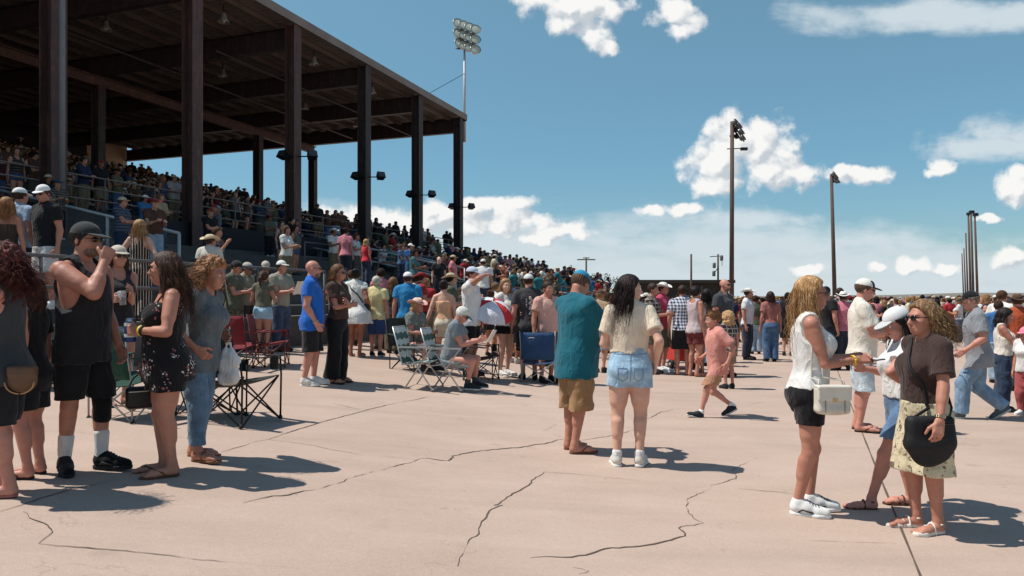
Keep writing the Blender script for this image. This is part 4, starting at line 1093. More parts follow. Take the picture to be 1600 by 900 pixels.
def grandstand():
    steel = rusty('brown steel', (62, 52, 52), (86, 66, 58))
    rust = rusty('rusty steel', (84, 62, 57), (116, 78, 66))
    deck = solid('roof deck', (128, 118, 112), .75, 0, .22, .8, .1)
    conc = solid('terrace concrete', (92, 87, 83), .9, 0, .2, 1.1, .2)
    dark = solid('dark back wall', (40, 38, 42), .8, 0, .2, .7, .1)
    root = empty('grandstand', S3(0, 0, 0)); root.location = (0, 0, 0)
    tag(root, 'huge open grandstand with brown steel columns and a flat roof full of spectators', 'grandstand')
    B = lambda m, nm, mt: m.build(nm, mt, root)
    for k in range(-1, 6):
        n = -6 * (5 - k) + (.45 if k == 0 else 0)
        m = MB(); ibeam(m, S3(n, 0, CAMZ + 1.2), S3(n, 0, roofz(0) - .06), .52, .50, SD, .022); B(m, 'column', rust if k < 3 else steel)
        if k >= 0:
            m = MB(); ibeam(m, S3(n, 11.55, CAMZ + 3), S3(n, 11.55, roofz(11.55) - 1.6), .42, .5, SD, .02); B(m, 'column', steel)
        m = MB(); ibeam(m, S3(n, .27, roofz(.27) - .62), S3(n, 29.3, roofz(29.3) - .62), .34, .92 if k < 5 else .86, (0, 0, 1), .02); B(m, 'rafter', steel)
    pp = px_point(97, 300, 21.2); m = MB(); m.tube([(pp[0], pp[1], CAMZ + 1), (pp[0], pp[1], roofz(0))], .085, 10); o = m.build('standpipe', solid('standpipe grey', (126, 124, 124), .6, .1, .12, 4, .05), None, True); tag(o, 'pale galvanised standpipe running up beside the leftmost wide column', 'pipe')
    n0, n1 = -50, .45
    # corrugated deck: ribs run from eave to back
    m = MB(); V = []; ns = np.arange(n0, n1 + .01, .30)
    for i, n in enumerate(ns):
        for e, zz in ((0, 0), (.13, 0), (.17, .05), (.27, .05)):
            for D in (-.30, 29.6): V.append(S3(n + e, D, roofz(D) + .12 + zz))
    c = len(V) // 2; m.add(V, [(2 * i, 2 * i + 1, 2 * i + 3, 2 * i + 2) for i in range(c - 1)]); B(m, 'roof_deck', deck)
    m = MB(); m.hexa([S3(n, D, roofz(D) + dz) for dz in (.185, .26) for n in (n0, n1 + .3) for D in (-.35, 29.7)]); B(m, 'roof', deck)
    for D in np.arange(.75, 29.4, 1.25):
        m = MB(); ibeam(m, S3(n0, D, roofz(D) - .03), S3(n1, D, roofz(D) - .03), .12, .26, (0, 0, 1), .01); B(m, 'purlin', solid('purlin steel', (92, 80, 74), .6, 0, .2, 1.2, .1))
    m = MB(); m.box(S3((n0 + n1) / 2, -.34, roofz(-.34) + .10), ((n1 - n0) / 2 + .2, .03, .19), SM); B(m, 'fascia', deck)
    m = MB(); m.box(S3(n1 + .25, 14.6, roofz(14.6) + .06), (.03, 14.9, .19), SM @ np.array([[1, 0, 0], [0, 1, 0], [0, RSL, 1.]])); B(m, 'fascia', steel)
    m = MB(); ibeam(m, S3(n0, 11.55, roofz(11.5) - 1.37), S3(.2, 11.55, roofz(11.5) - 1.37), .34, .5, (0, 0, 1)); B(m, 'long_beam', rust)
    # seating tiers
    def steps(D0, D1, st):
        pr = []; D = D0
        while D < D1 - 1e-6:
            z = stand_floor(D + .01); pr += [(D, z), (D + st - .001, z)]; D += st
        return pr
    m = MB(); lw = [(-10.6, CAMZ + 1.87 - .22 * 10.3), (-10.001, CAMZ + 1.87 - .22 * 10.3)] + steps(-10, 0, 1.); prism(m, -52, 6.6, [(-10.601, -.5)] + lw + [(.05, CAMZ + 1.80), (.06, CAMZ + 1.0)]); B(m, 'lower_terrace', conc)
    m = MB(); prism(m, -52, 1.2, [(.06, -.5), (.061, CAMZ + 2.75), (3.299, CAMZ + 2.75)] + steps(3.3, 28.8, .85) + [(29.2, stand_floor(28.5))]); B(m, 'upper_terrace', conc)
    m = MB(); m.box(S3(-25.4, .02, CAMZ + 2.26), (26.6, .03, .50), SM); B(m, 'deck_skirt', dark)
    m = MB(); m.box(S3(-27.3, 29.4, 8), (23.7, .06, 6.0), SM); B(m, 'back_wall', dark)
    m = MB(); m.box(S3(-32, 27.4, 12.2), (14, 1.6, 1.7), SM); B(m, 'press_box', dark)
    m = MB(); m.box(S3(-1.75, 29.4, 8.0), (1.85, .06, 6.0), SM); B(m, 'tan_wall', solid('tan panel', (196, 164, 132), .8, 0, .1, 1, .1))
    m = MB()
    m.tube([S3(-20, 2.5, roofz(2.5) - 1.5), S3(-1, 3.0, roofz(3) - 1.25)], .035, 6); m.tube([S3(-24, 7, roofz(7) - 1.3), S3(-2, 7, roofz(7) - 1.3)], .05, 6); B(m, 'conduit', steel)
    # bench planks on each tread
    alu = solid('bench aluminium', (112, 112, 114), .55, .3, .1, 2, .05)
    i = 0
    for D in np.arange(-9.45, 0, 1.0):
        z = stand_floor(D); m = MB(); n = -50
        m.box(S3(-5.5, D + .1, z + .43), (11.5, .14, .022), SM)
        for n in np.arange(-16.5, 6, 2.): m.box(S3(n, D + .1, z + .2), (.03, .10, .2), SM)
        tag(m.build('bench', alu), 'long aluminium plank bench running along the open lower terrace', 'bench', 'plank benches on the lower terrace')
    for D in np.arange(3.85, 28.6, .85):
        z = stand_floor(D); m = MB(); e = .8
        m.box(S3((e - 50) / 2, D + .05, z + .41), ((e + 50) / 2, .13, .022), SM)
        for n in np.arange(-49.5, e, 2.): m.box(S3(n, D + .05, z + .2), (.03, .09, .185), SM)
        tag(m.build('bench', alu), 'long plank bench in the shaded rows under the roof', 'bench', 'plank benches in the shaded upper rows')
    # railings
    galv = solid('galvanised pipe', (188, 186, 184), .5, .15, .12, 4, .05); dk = solid('dark pipe rail', (104, 98, 96), .6, .0, .12, 4, .05)
    def rail(name, label, pts, post_h, rails, mt, r=.028, mesh=False, spacing=2.2, group=None):
        m = MB(); rt = None
        P = [np.array(p, float) for p in pts]
        for f in rails: m.tube([p + np.array([0, 0, post_h * f]) for p in P], r, 8)
        for a, b in zip(P[:-1], P[1:]):
            n = max(1, int(np.linalg.norm(b - a) / spacing))
            for k in range(n + 1):
                q = a + (b - a) * k / n; m.tube([q, q + np.array([0, 0, post_h - .01])], r * 1.1, 8)
        o = m.build(name, mt, None, True); tag(o, label, 'railing', group)
        if mesh:
            m = MB(); a, b = P[0], P[-1]; L = np.linalg.norm(b - a); t = (b - a) / L; c = .085
            for k in np.arange(-post_h, L, c):
                for sg in (1, -1):
                    s0, s1 = max(0, k), min(L, k + post_h)
                    if s1 <= s0: continue
                    z0, z1 = (s0 - k), (s1 - k)
                    if sg < 0: z0, z1 = post_h - z0, post_h - z1
                    m.tube([a + t * s0 + np.array([0, 0, z0]), a + t * s1 + np.array([0, 0, z1])], (.006), 3, cap=False)
            m.build('chain_link', solid('chain wire', (120, 116, 114), .5, .2), o, False)
        return o
    z1 = CAMZ + 2.75
    rail('railing', 'long dark pipe railing along the front edge of the roofed stand', [S3(-52, .3, z1), S3(1.1, .3, z1), S3(1.1, 3.2, z1)], 1.1, (1, .66, .33), dk, .026, False, 2.0)
    rail('railing', 'low dark pipe railing on the bottom step of the open terrace', [S3(-52, -10.45, stand_floor(-10.5)), S3(-31.0, -10.45, stand_floor(-10.5))], 1.0, (1, .55), dk, .028)
    rail('railing', 'dark pipe railing along the middle of the open terrace', [S3(-24, -4.9, stand_floor(-4.9)), S3(6, -4.9, stand_floor(-4.9))], 1.0, (1, .5), dk, .024, False, 2.4)
    zf = lambda D: CAMZ + 1.87 + .22 * D
    for n, D0, D1, lab, ch in ((-30., 5., -5.2, 'pale handrail with chain link mesh sloping down beside the striped jumpsuit woman', True), (-16.5, .6, -7., 'pale stair handrail sloping down above the bald man in royal blue', False),
                               (-9., .3, -7., 'pale stair handrail sloping down near the middle of the stand', False), (6., -.6, -8., 'pale stair handrail beyond the roofed end of the stand', False)):
        rail('handrail', lab, [S3(n, D0, zf(D0) - .1), S3(n, D1, zf(D1) - .1)], 1.1, (1, .5) if not ch else (1,), galv, .042, ch, 2.3)
        rail('handrail', lab.replace('pale stair handrail', 'far handrail of the pair'), [S3(n + 1.5, D0 - .3, zf(D0) - .1), S3(n + 1.5, D1, zf(D1) - .1)], 1.1, (1, .5), galv, .026, False, 2.3) if not ch else None
    e_ = [S3(1.1, D, stand_floor(D)) for D in (3.4, 15., 28.5)]; rail('railing', 'dark railing climbing the far end of the roofed stand', e_, 1.1, (1, .5), dk, .03, False, 2.4)
    # lamps under the roof
    lampm = solid('lamp shade grey', (150, 146, 140), .5, .3, .1, 4, .0); bk = solid('black housing', (24, 24, 26), .5, 0, .1, 4, 0); gl = solid('lamp glass', (196, 194, 184), .15, 0, .05, 4, 0)
    for i, (n, D) in enumerate(((-26.5, 1.8), (-21., 1.2), (-15, 1.), (-9.5, 1.), (-4, 1.), (-22, 6.5), (-15, 6.5), (-8, 6.5), (-28.5, 6.), (-3, 6.))):
        p = S3(n, D, roofz(D) - .1); t = empty('hanging_lamp', p)
        tag(t, ('grey bell lamp hanging under the front edge of the roof' if D < 2 else 'grey bell lamp hanging deep under the shaded roof'), 'lamp', 'bell lamps under the roof edge' if D < 2 else 'bell lamps deep under the roof')
        MB().tube([(0, 0, 0), (0, 0, -.35)], .025, 6).build('stem', bk, t)
        MB().lathe([(.05, -.3), (.09, -.34), (.12, -.5), (.22, -.66), (.24, -.70), (.225, -.70), (.10, -.5), (.0, -.48)]).build('lamp_shade', lampm, t, True)
        MB().lathe([(0, -.52), (.07, -.56), (.09, -.63), (.05, -.69), (0, -.7)]).build('bulb', gl, t, True)
    def flood(p, yaw, lab, grp, size=.36, tilt=-.5):
        t = empty('floodlight', p, yaw); tag(t, lab, 'floodlight', grp); R = Rx(tilt)
        q = lambda x, y, z: R @ np.array([x, y, z]) * size
        m = MB(); F = [(-.5, -.55, -.42), (.5, -.55, -.42), (-.36, .25, -.30), (.36, .25, -.30), (-.5, -.55, .42), (.5, -.55, .42), (-.36, .25, .30), (.36, .25, .30)]
        m.hexa([q(*f) for f in F]); m.build('housing', bk, t)
        m = MB(); m.hexa([q(x, y, z) for z in (-.37, .37) for y in (-.60, -.56) for x in (-.44, .44)]); m.build('glass', solid('flood glass', (70, 70, 72), .1, 0, .05, 4, 0), t)
        m = MB(); m.tube([q(.55, -.1, 0), q(.55, .2, -.2), (0, .36 * size / .36 * .7, -.1)], .025, 6); m.build('bracket', bk, t)
    for k, zc in ((2, 220), (3, 188), (4, 160), (5, 141)):
        n = -6 * (5 - k); z = CAMZ + zc / FPX * float(S3(n, 0, 0)[1])
        for e in (-1, 1):
            flood(S3(n, -.25, z) + np.array([.60 * e, 0, 0.0]), e * .6, 'black floodlight, %s of the pair on the %s' % ('left' if e < 0 else 'right', {2: 'wide rusty column nearest it', 3: 'column two before the corner', 4: 'column just before the corner', 5: 'corner column under the mast'}[k]), None, .42)
            m = MB(); m.tube([S3(n, -.25, z), S3(n, -.25, z) + np.array([.5 * e, 0, 0])], .03, 6); m.build('floodlight_arm', bk, root)
    # mast with twelve lamps at the roof corner
    p0 = S3(1.05, .0, 0); d = p0[1]; zc = lambda v: CAMZ + (CV - v) / FPX * d
    t = empty('light_mast', p0 + np.array([0, 0, zc(222)])); tag(t, 'tall grey light mast with twelve round lamps on the roof corner', 'light mast'); b0 = zc(222)
    MB().tube([(0, 0, 0), (0, 0, zc(75) - b0)], .11, 10, .075).build('pole', galv, t, True)
    m = MB(); m.tube([(0, 0, .1), (-.55, -.05, .1)], .04, 6); m.tube([(0, 0, zc(185) - b0), (-.55, -.05, zc(185) - b0)], .04, 6); m.tube([(0, 0, zc(115) - b0), tuple(S3(-4.4, .4, roofz(.4) + .3) - p0 - np.array([0, 0, b0]))], .02, 5); m.build('mast_stay', bk, t)
    m = MB()
    for j in range(3): m.tube([(-.6, 0, zc(42 + 17 * j) - b0), (1.15, -.45, zc(48 + 17 * j) - b0)], .04, 6)
    m.tube([(-.2, 0, zc(36) - b0), (0, 0, zc(85) - b0)], .05, 6); m.tube([(.7, -.3, zc(42) - b0), (.6, -.3, zc(85) - b0)], .04, 6); m.build('crossarm', bk, t)
    for j in range(3):
        for i in range(4):
            c = np.array([-.42 + .40 * i, -.30 - .12 * i, zc(39 + 15.5 * j + 4.2 * i) - b0]); Rm = Rz(.35 + .0 * i) @ Rx(rad(90 - 22))
            if j == 2 and i == 0: c = c + np.array([.1, 0, 0])
            h = MB().lathe([(.0, -.34), (.16, -.32), (.27, -.13), (.37, .05), (.38, .08), (.35, .08), (.25, -.08), (0, -.18)], c, Rm, 16).build('lamp', solid('lamp bowl', (152, 152, 146), .3, .5, .1, 5, 0), t, True)
            MB().lathe([(0, .07), (.2, .065), (.35, .04)], c, Rm, 16).build('lens', solid('lamp lens', (188, 194, 180), .08, 0, .15, 6, 0), h, True)
    return root

# ------------------------------------------------------------------ poles and far buildings
def far_things():
    wood = solid('weathered pole', (88, 72, 62), .85, 0, .2, 1.5, .2); bk = solid('black housing', (24, 24, 26), .5, 0, .1, 4, 0); grey = solid('lamp grey', (96, 94, 92), .4, .3, .15, 5, 0)
    def pole(u0, v0, u1, v1, d, w0, w1, name, lab, cat, group=None):
        b = px_point(u0, v0, d); tp = px_point(u1, v1, d); b[2] = gz(b[0], d) - .05; t = empty(name, b); tag(t, lab, cat, group)
        MB().tube([(0, 0, 0), tp - b], w0, 12, w1).build('pole', wood, t, True); return t, tp - b
    def lamps(t, top, spots, sz):
        for (dx, dy, dz, yw) in spots:
            c = top + np.array([dx, dy, dz]); Rm = Rz(yw) @ Rx(rad(60))
            h = MB().lathe([(0, -.9 * sz), (.5 * sz, -.8 * sz), (.7 * sz, -.2 * sz), (sz, .35 * sz), (.9 * sz, .35 * sz), (0, -.3 * sz)], c, Rm, 14).build('lamp', grey if dy < 0 else bk, t, True)
    t, tp = pole(1143, 540, 1144, 190, 50, .17, .13, 'light_pole', 'tallest light pole with lamps, in front of the big white cloud', 'light pole')
    m = MB(); m.tube([tp + [.05, 0, -.1], tp + [.75, -.2, -1.4]], .05, 6); m.tube([tp + [.0, 0, -.45], tp + [.6, .5, -.9]], .05, 6); m.tube([tp + [-.35, 0, -1.85], tp + [.75, 0, -1.8]], .035, 6); m.build('crossarm', bk, t)
    lamps(t, tp, [(.18, -.2, -.1, .8), (.40, -.2, -.35, .8), (.55, -.25, -.75, .9), (.62, -.3, -1.15, .9), (.2, .2, -.5, 1.1), (.45, .3, -.9, 1.1), (.12, .2, -.9, 1.0)], .26)
    m = MB(); m.box(tp + np.array([.8, 0, -1.85]), (.22, .13, .09)); m.build('street_lamp', bk, t)
    t, tp = pole(1305, 530, 1299, 272, 71, .21, .14, 'light_pole', 'slimmer leaning light pole with a small lamp cluster, right of the tallest', 'light pole')
    m = MB(); m.tube([tp + [.0, 0, -.1], tp + [.6, -.2, -.9]], .06, 6); m.build('crossarm', bk, t)
    lamps(t, tp, [(.15, -.2, -.05, .8), (.35, -.2, -.3, .8), (.5, -.25, -.7, .9), (.25, .2, -.6, 1.)], .3)
    t, tp = pole(1080, 520, 1080, 397, 90, .14, .12, 'utility_pole', 'bare thin utility pole behind the low dark shed', 'pole')
    t, tp = pole(1122, 520, 1122, 397, 100, .14, .12, 'utility_pole', 'utility pole carrying grey transformers behind the shed', 'pole')
    m = MB(); m.tube([tp + [-1.1, 0, -.35], tp + [.6, 0, -.25]], .06, 6); m.tube([tp + [-.7, 0, -2.9], tp + [-.05, 0, -1.9]], .05, 5); m.tube([tp + [.5, 0, -.3], tp + [.55, 0, -1.6]], .04, 5); m.build('crossarm', bk, t)
    for dx, dz in ((-.55, -1.9), (.45, -.9), (-.6, -3.)): MB().lathe([(0, 0), (.2, 0), (.22, .1), (.22, .65), (.1, .75), (0, .75)], tp + np.array([dx, -.1, dz]), None, 12).build('transformer', grey, t, True)
    t, tp = pole(916, 520, 916, 402, 110, .15, .13, 'utility_pole', 'utility pole with a single crossarm behind the turquoise cap', 'pole')
    m = MB(); m.box(tp + np.array([0, 0, -.35]), (1.35, .07, .08)); m.build('crossarm', wood, t); m = MB(); m.box(tp + np.array([0, 0, -.1]), (.5, .07, .06)); m.build('crossarm', wood, t)
    for i, (u, v, d) in enumerate(((1503, 396, 168), (1506, 388, 150), (1509, 364, 127), (1513, 333, 98), (1517, 330, 95), (1523, 334, 91))):
        t, tp = pole(u + 3 + i * .4, 500, u, v, d, .16, .11, 'light_pole', 'brown wooden pole in the tight row of poles on the right', 'light pole', 'row of wooden poles on the right')
        if i > 2: MB().box(tp + np.array([.1, 0, -.1]), (.25, .2, .18)).build('lamp', bk, t)
    # low dark shed
    d = 92.; r = empty('shed', (0, 0, 0)); tag(r, 'low dark flat-roofed shed behind the crowd in the middle', 'shed')
    a, b = px_point(985, 441, d), px_point(1143, 437, d)
    m = MB(); m.box(((a[0] + b[0]) / 2, d + 4, 1.2), ((b[0] - a[0]) / 2 - .3, 3.8, 2.1)); m.build('wall', solid('shed wall', (58, 52, 46), .85, 0, .2, .6, .1), r)
    m = MB(); m.box(((a[0] + b[0]) / 2, d + 4, 3.5), ((b[0] - a[0]) / 2 + .3, 4.6, .2)); m.build('roof', solid('shed roof', (62, 56, 50), .8, 0, .15, .6, .1), r)
    for k in range(5): MB().box((a[0] + 1 + k * 2.6, d - .3, 1.3), (.09, .09, 1.7)).build('post', wood, r)
    # trees at the end of the stand
    leaf = solid('leaf', (62, 70, 44), .8, 0, .4, 2, 0); rr = np.random.default_rng(3)
    for (u, vt, dd, w, lab) in ((862, 421, 150, 3.4, 'dark tree crown beside the utility pole, left one of two'), (946, 428, 150, 4.0, 'dark round tree crown showing right of the turquoise cap'), (985, 434, 160, 3.6, 'dark tree crown at the left end of the low shed')):
        p = px_point(u, vt, dd); hgt = p[2] + .3; tr = empty('tree', (p[0], dd, -.3)); tag(tr, lab, 'tree')
        MB().tube([(0, 0, 0), (.1, 0, hgt * .5), (0, .1, hgt * .8)], .22, 8, .08).build('trunk', wood, tr, True)
        m = MB(); cl = [(rr.normal(0, w * .30), rr.normal(0, w * .3), hgt * rr.uniform(.45, .92), rr.uniform(.5, 1.1)) for _ in range(24)]
        V = []; Q = []
        for (cx, cy, cz, cr) in cl:
            for _ in range(70):
                o = nrm(rr.normal(size=3)) * cr * rr.uniform(.4, 1.) ; a1 = nrm(rr.normal(size=3)) * .14; b1 = nrm(np.cross(a1, rr.normal(size=3))) * .10; c0 = np.array([cx, cy, min(cz + o[2], hgt)]) + [o[0], o[1], 0]
                i0 = len(V); V += [c0 - a1, c0 + b1, c0 + a1, c0 - b1]; Q.append((i0, i0 + 1, i0 + 2, i0 + 3))
        m.add(V, Q); m.build('crown', leaf, tr)
# ------------------------------------------------------------------ the people one can point to
PLACED = []      # (x, y) of everyone placed
PP = {}
def who(key, label, u, v, vt, yaw, group=None, d=None, floor=None, H=None, **S):
    if d is None:
        x, y, z = ground_at(u, v); d = y
        Hh = H or (v - vt) * d / FPX
    else:
        x = (u - CU) * d / FPX; zt = CAMZ - (vt - CV) * d / FPX
        if floor == 'stand': z = stand_floor(stand_nd(x, d)[1])
        elif floor is None: z = gz(x, d)
        else: z = floor
        Hh = H or zt - z
        if floor == 'stand' and H is None: Hh = min(1.95, max(1.5, Hh))
    hat = S.get('hat'); Hh = Hh - (.015 if hat else 0)
    if S.get('pelz0'): pass
    h = S.pop('h', min(.018, max(.0068, d * .00115)))
    P = make_person(dict(S, H=Hh, h=h, seed=len(PLACED) + 3, fine=d < 17))
    P.root.location = (x, d, z); P.root.rotation_euler = (0, 0, rad(yaw)); tag(P.root, label, 'person', group)
    P.M = np.array(Matrix.Translation((x, d, z)) @ Matrix.Rotation(rad(yaw), 4, 'Z'))
    PLACED.append((x, d)); PP[key] = P; P.d = d
    return P
def W(P, p): return (P.M @ np.append(np.asarray(p, float), 1))[:3]
def Wd(P, v): return P.M[:3, :3] @ np.asarray(v, float)

K = dict
BLK = (36, 35, 38); WHT = (226, 224, 220); BR = (58, 40, 32); BLOND = (176, 136, 92); DKB = (34, 25, 23); GREYH = (176, 172, 166)
def people():
    sock = ((222, 220, 216), .15)
    # ---- left foreground
    who('red', 'woman with wild red curly hair and grey tank top cut off by the left edge', 6, 772, 386, -78, sex='f', fat=.55, skin='ruddy', top=('tank', (62, 64, 66), K(hem=-.07, strap=.07, flare=.1, name='tank_top')), bot=('shorts', BLK, K(hem=.29, loose=.028)),
        shoes=('sandal', (170, 110, 100)), hair=('curly', (76, 36, 32), .30, (122, 58, 46)), strands=260, armL=K(to=(.06, -.16, .80), pole=(.5, -.2, -1), curl=(.8, .8)), feet={'L': (.055, .02, 8, 0, 0), 'R': (-.06, -.05, -6, 0, 0)})
    who('behindred', 'person in dark shirt and black shorts half hidden behind the red-haired woman', 46, 744, 432, -85, sex='f', fat=.35, skin='ruddy', top=('tee', (30, 29, 31)), bot=('shorts', BLK, K(hem=.34, loose=.026)), shoes=('sandal', (50, 40, 36)), hair=('bob', (60, 38, 32), .16), bands=())
    who('tank', 'muscular man in black tank top and black cap raising his fist to his mouth', 130, 735, 345, 80, sex='m', fat=.04, broad=1.08, mus=1.18, skin='tan', h=.0068,
        top=('tank', BLK, K(armhole=.085, off=.022, drape=.95, hem=-.075, strap=.058, name='tank_top', flare=.0)), bot=('shorts', (28, 28, 30), K(hem=.295, loose=.018, off=.014)), shoes=('sneaker', (20, 20, 21), (36, 36, 38), sock), kneesleeve='L',
        hat=('cap', (52, 54, 52)), glasses=1, hair=('short', (44, 34, 28)), beard=(112, 92, 80), armR=K(to=(-.035, -.125, .842), pole=(-.5, -.5, -1), dir=(.25, -.3, 1), palm=(.6, .8, 0), curl=(1.25, 1.2)), armL=K(to=(.13, -.06, .50)), feet={'R': (-.055, .035, -42, 0, 0), 'L': (.05, -.065, 6, 0, 0)}, head=(-4, 4, 0))
    who('cup', 'woman in a pale cap behind the black tank top man, holding a clear cup', 184, 640, 374, 48, d=8.3, H=1.8, sex='f', skin='tan', top=('tank', (44, 40, 42), K(name='tank_top')), bot=('shorts', (120, 140, 160), K(pat='denim', hem=.42)), shoes=('sandal', (60, 50, 44)), hat=('cap', (196, 186, 170)), glasses=1, hair=('long', BR, .22), strands=60, armR=K(to=(-.09, -.13, .66)), armL=K(to=(.02, -.17, .70)))
    who('floral', 'woman in black floral romper and sunglasses holding a blue can', 262, 741, 396, -57, sex='f', fat=.36, skin='tan', h=.0068,
        top=('off', (26, 24, 27), K(pat='floral', hem=-.09, flare=.12, bust=.262, drape=.8, name='romper')), bot=('shorts', (26, 24, 27), K(pat='floral', hem=.385, loose=.045, off=.02, name='romper_shorts')), shoes=('sandal', (96, 66, 50)), hair=('long', (62, 44, 36), .30, (128, 92, 68)), strands=240, blow=(.0, .05, 0), glasses=1,
        armL=K(to=(.05, -.125, .655), pole=(1, .6, -.4), palm=(-1, -.15, 0), curl=(.75, .8)), armR=K(to=(-.165, -.05, .51)), bands=(('L', (228, 196, 50), .88), ('L', (40, 40, 42), .82)), feet={'L': (.05, -.01, 4, 0, 0), 'R': (-.05, -.03, -14, 0, 0)}, head=(-26, -2, 0))
    who('denim', 'woman all in blue denim with curly light brown hair behind the floral romper', 309, 717, 404, 82, sex='f', fat=.12, skin='tan', lean=9, top=('tee', (90, 98, 102), K(pat='denim', sleeve=.9, hem=-.06, flare=.1, off=.016)), bot=('pants', (92, 116, 138), K(pat='denim', loose=.006, len=-.03)), shoes=('sandal', (124, 88, 66), 'straps'),
        hair=('curly', (136, 92, 62), .26, (196, 148, 106)), strands=200, armR=K(to=(-.10, -.05, .56), pole=(-.6, 1, -.2)), armL=K(to=(.13, -.06, .62), pole=(.6, 1, -.2)), feet={'L': (.05, .03, 12, 0, 0), 'R': (-.055, -.05, -8, 0, 0)})
    # ---- terrace, left
    T = K(floor='stand')
    who('tA', 'man in white cap and pale blue shirt with his back turned at the top left', 30, 0, 292, 165, d=11.4, **T, top=('tee', (150, 168, 186), K(pat='heather')), bot=('shorts', (44, 52, 70)), hat=('cap', (226, 226, 222)), hair=('short', BR), shoes=('sneaker', WHT))
    who('tB', 'man in white cap, black polo and white shorts standing on the left terrace', 71, 0, 288, -22, d=11.1, **T, top=('polo', (26, 26, 29)), bot=('shorts', (206, 206, 204), K(hem=.30, loose=.03)), hat=('cap', (228, 226, 222)), hair=('short', BR), glasses=1, shoes=('sneaker', WHT), armR=K(to=(-.17, .04, .53), pole=(-1, .4, 0)), head=(20, 14, 0))
    who('tC', 'long-haired blond woman with bare shoulders at the far left of the terrace', 10, 0, 309, 200, d=10.8, **T, sex='f', top=('off', (60, 50, 46), K(name='strapless_top')), bot=('shorts', (40, 40, 46)), hair=('long', (140, 96, 60), .3, (190, 140, 92)), strands=80, shoes=('sandal', BR))
    who('stripe', 'blond woman in a vertically striped brown jumpsuit seen from behind', 218, 0, 344, 178, d=12.5, **T, sex='f', fat=.1, skin='fair', top=('tank', (46, 36, 36), K(pat='stripes', strap=.05, hem=-.03, scoopb=.09, name='jumpsuit_top')), bot=('pants', (46, 36, 36), K(pat='stripes', loose=.02, flare=.03, off=.016, name='jumpsuit_trousers')), hair=('long', (158, 118, 78), .20, (216, 180, 130)), strands=130, blow=(-.03, 0, 0), shoes=('sandal', BR), armL=K(to=(.16, -.10, .62)), armR=K(to=(-.16, -.10, .62)))
    who('cowboy', 'man in straw cowboy hat and pale patterned shirt seen from behind', 328, 0, 366, 172, d=13.6, **T, fat=.2, top=('tee', (206, 200, 188), K(pat='heather', off=.016)), bot=('pants', (38, 40, 48)), hat=('cowboy', (216, 196, 164)), hair=('short', BR), shoes=('boot', (70, 50, 40)), head=(-25, 0, 0))
    # ---- royal blue pair and the group by the terrace
    who('royal', 'bald man in royal blue polo and black shorts', 487, 602, 407, 98, fat=.32, skin='ruddy', top=('polo', (30, 98, 186), K(hem=-.075, flare=.06, off=.018)), bot=('shorts', BLK, K(hem=.275, loose=.035)), shoes=('sneaker', (214, 210, 202), (225, 222, 216)), hair=None, glasses=1, armR=K(to=(-.125, -.05, .505)), beard=(120, 96, 84), bands=(('R', (180, 170, 140), .93),), feet={'L': (.05, -.03, 8, 0, 0), 'R': (-.06, .03, -8, 0, 0)})
    who('brownblouse', 'woman in brown blouse and wide black trousers beside the bald man', 527, 598, 414, 72, sex='f', fat=.15, skin='tan', top=('tee', (72, 52, 44), K(hem=.03)), bot=('pants', (24, 24, 26), K(loose=.022, flare=.045, off=.014, waist=.07)), shoes=('sandal', (40, 34, 30)), hair=('bob', (92, 62, 44), .17, (150, 104, 72)), strands=80, glasses=1, armR=K(to=(.03, -.115, .66), pole=(-1, .3, -.6)), armL=K(to=(-.05, -.13, .68), pole=(1, .3, -.6)))
    who('olive', 'man in olive tee and camouflage shorts reading a white sheet', 366, 549, 406, 82, fat=.25, skin='ruddy', top=('tee', (92, 94, 78), K(hem=-.05)), bot=('shorts', (96, 88, 70), K(pat='camo', hem=.27, loose=.03)), hat=('cap', (44, 46, 44)), hair=('short', BR), shoes=('sneaker', (60, 56, 50)), armR=K(to=(-.05, -.19, .66)), armL=K(to=(.06, -.19, .66)), head=(0, 22, 0))
    who('behindolive', 'man with tan shirt peering over the shoulder of the olive tee man', 384, 0, 409, 75, d=14.9, top=('tee', (150, 138, 118)), bot=('pants', (70, 66, 60)), hat=('cap', (180, 172, 160)), hair=('short', BR), shoes=('sneaker', BLK), glasses=1, head=(0, 15, 0))
    who('olivecrop', 'woman in olive top and pale denim shorts with dark ponytail, seen from behind', 411, 552, 424, 172, sex='f', fat=.15, skin='tan', top=('tee', (104, 100, 84), K(hem=.05, sleeve=.25)), bot=('shorts', (150, 178, 198), K(pat='denim', hem=.42, waist=.06, fray=1)), hair=('pony', (70, 46, 36), .14), shoes=('sandal', BR), armL=K(to=(.1, -.15, .66)), armR=K(to=(-.1, -.15, .66)))
    who('blackcapman', 'man in black tee and pale cap behind the olive top woman', 415, 0, 407, 20, d=15.6, top=('tee', BLK), bot=('pants', (50, 56, 70)), hat=('cap', (190, 180, 166)), hair=('short', BR), shoes=('sneaker', BLK), head=(0, 20, 0))
    who('greyshirt', 'man in white cap, beige shirt and jeans holding up a sheet of paper', 439, 549, 406, 58, top=('tee', (150, 144, 130), K(off=.018)), bot=('pants', (60, 72, 92), K(pat='denim')), hat=('cap', (226, 224, 218)), hair=('short', BR), shoes=('boot', (60, 46, 36)), armL=K(to=(.08, -.18, .68)), armR=K(to=(-.05, -.19, .66)), skin='ruddy')
    who('whitedress', 'woman in short white dress with a black strap across her back', 556, 557, 420, 172, sex='f', skin='deep', top=('tee', (222, 219, 212), K(hem=-.135, flare=.42, sleeve=.3, drape=.8, name='dress')), hair=('bun', (28, 22, 22)), shoes=('sandal', (200, 190, 176)), armL=K(to=(.17, -.10, .60)), armR=K(to=(-.15, -.05, .56)))
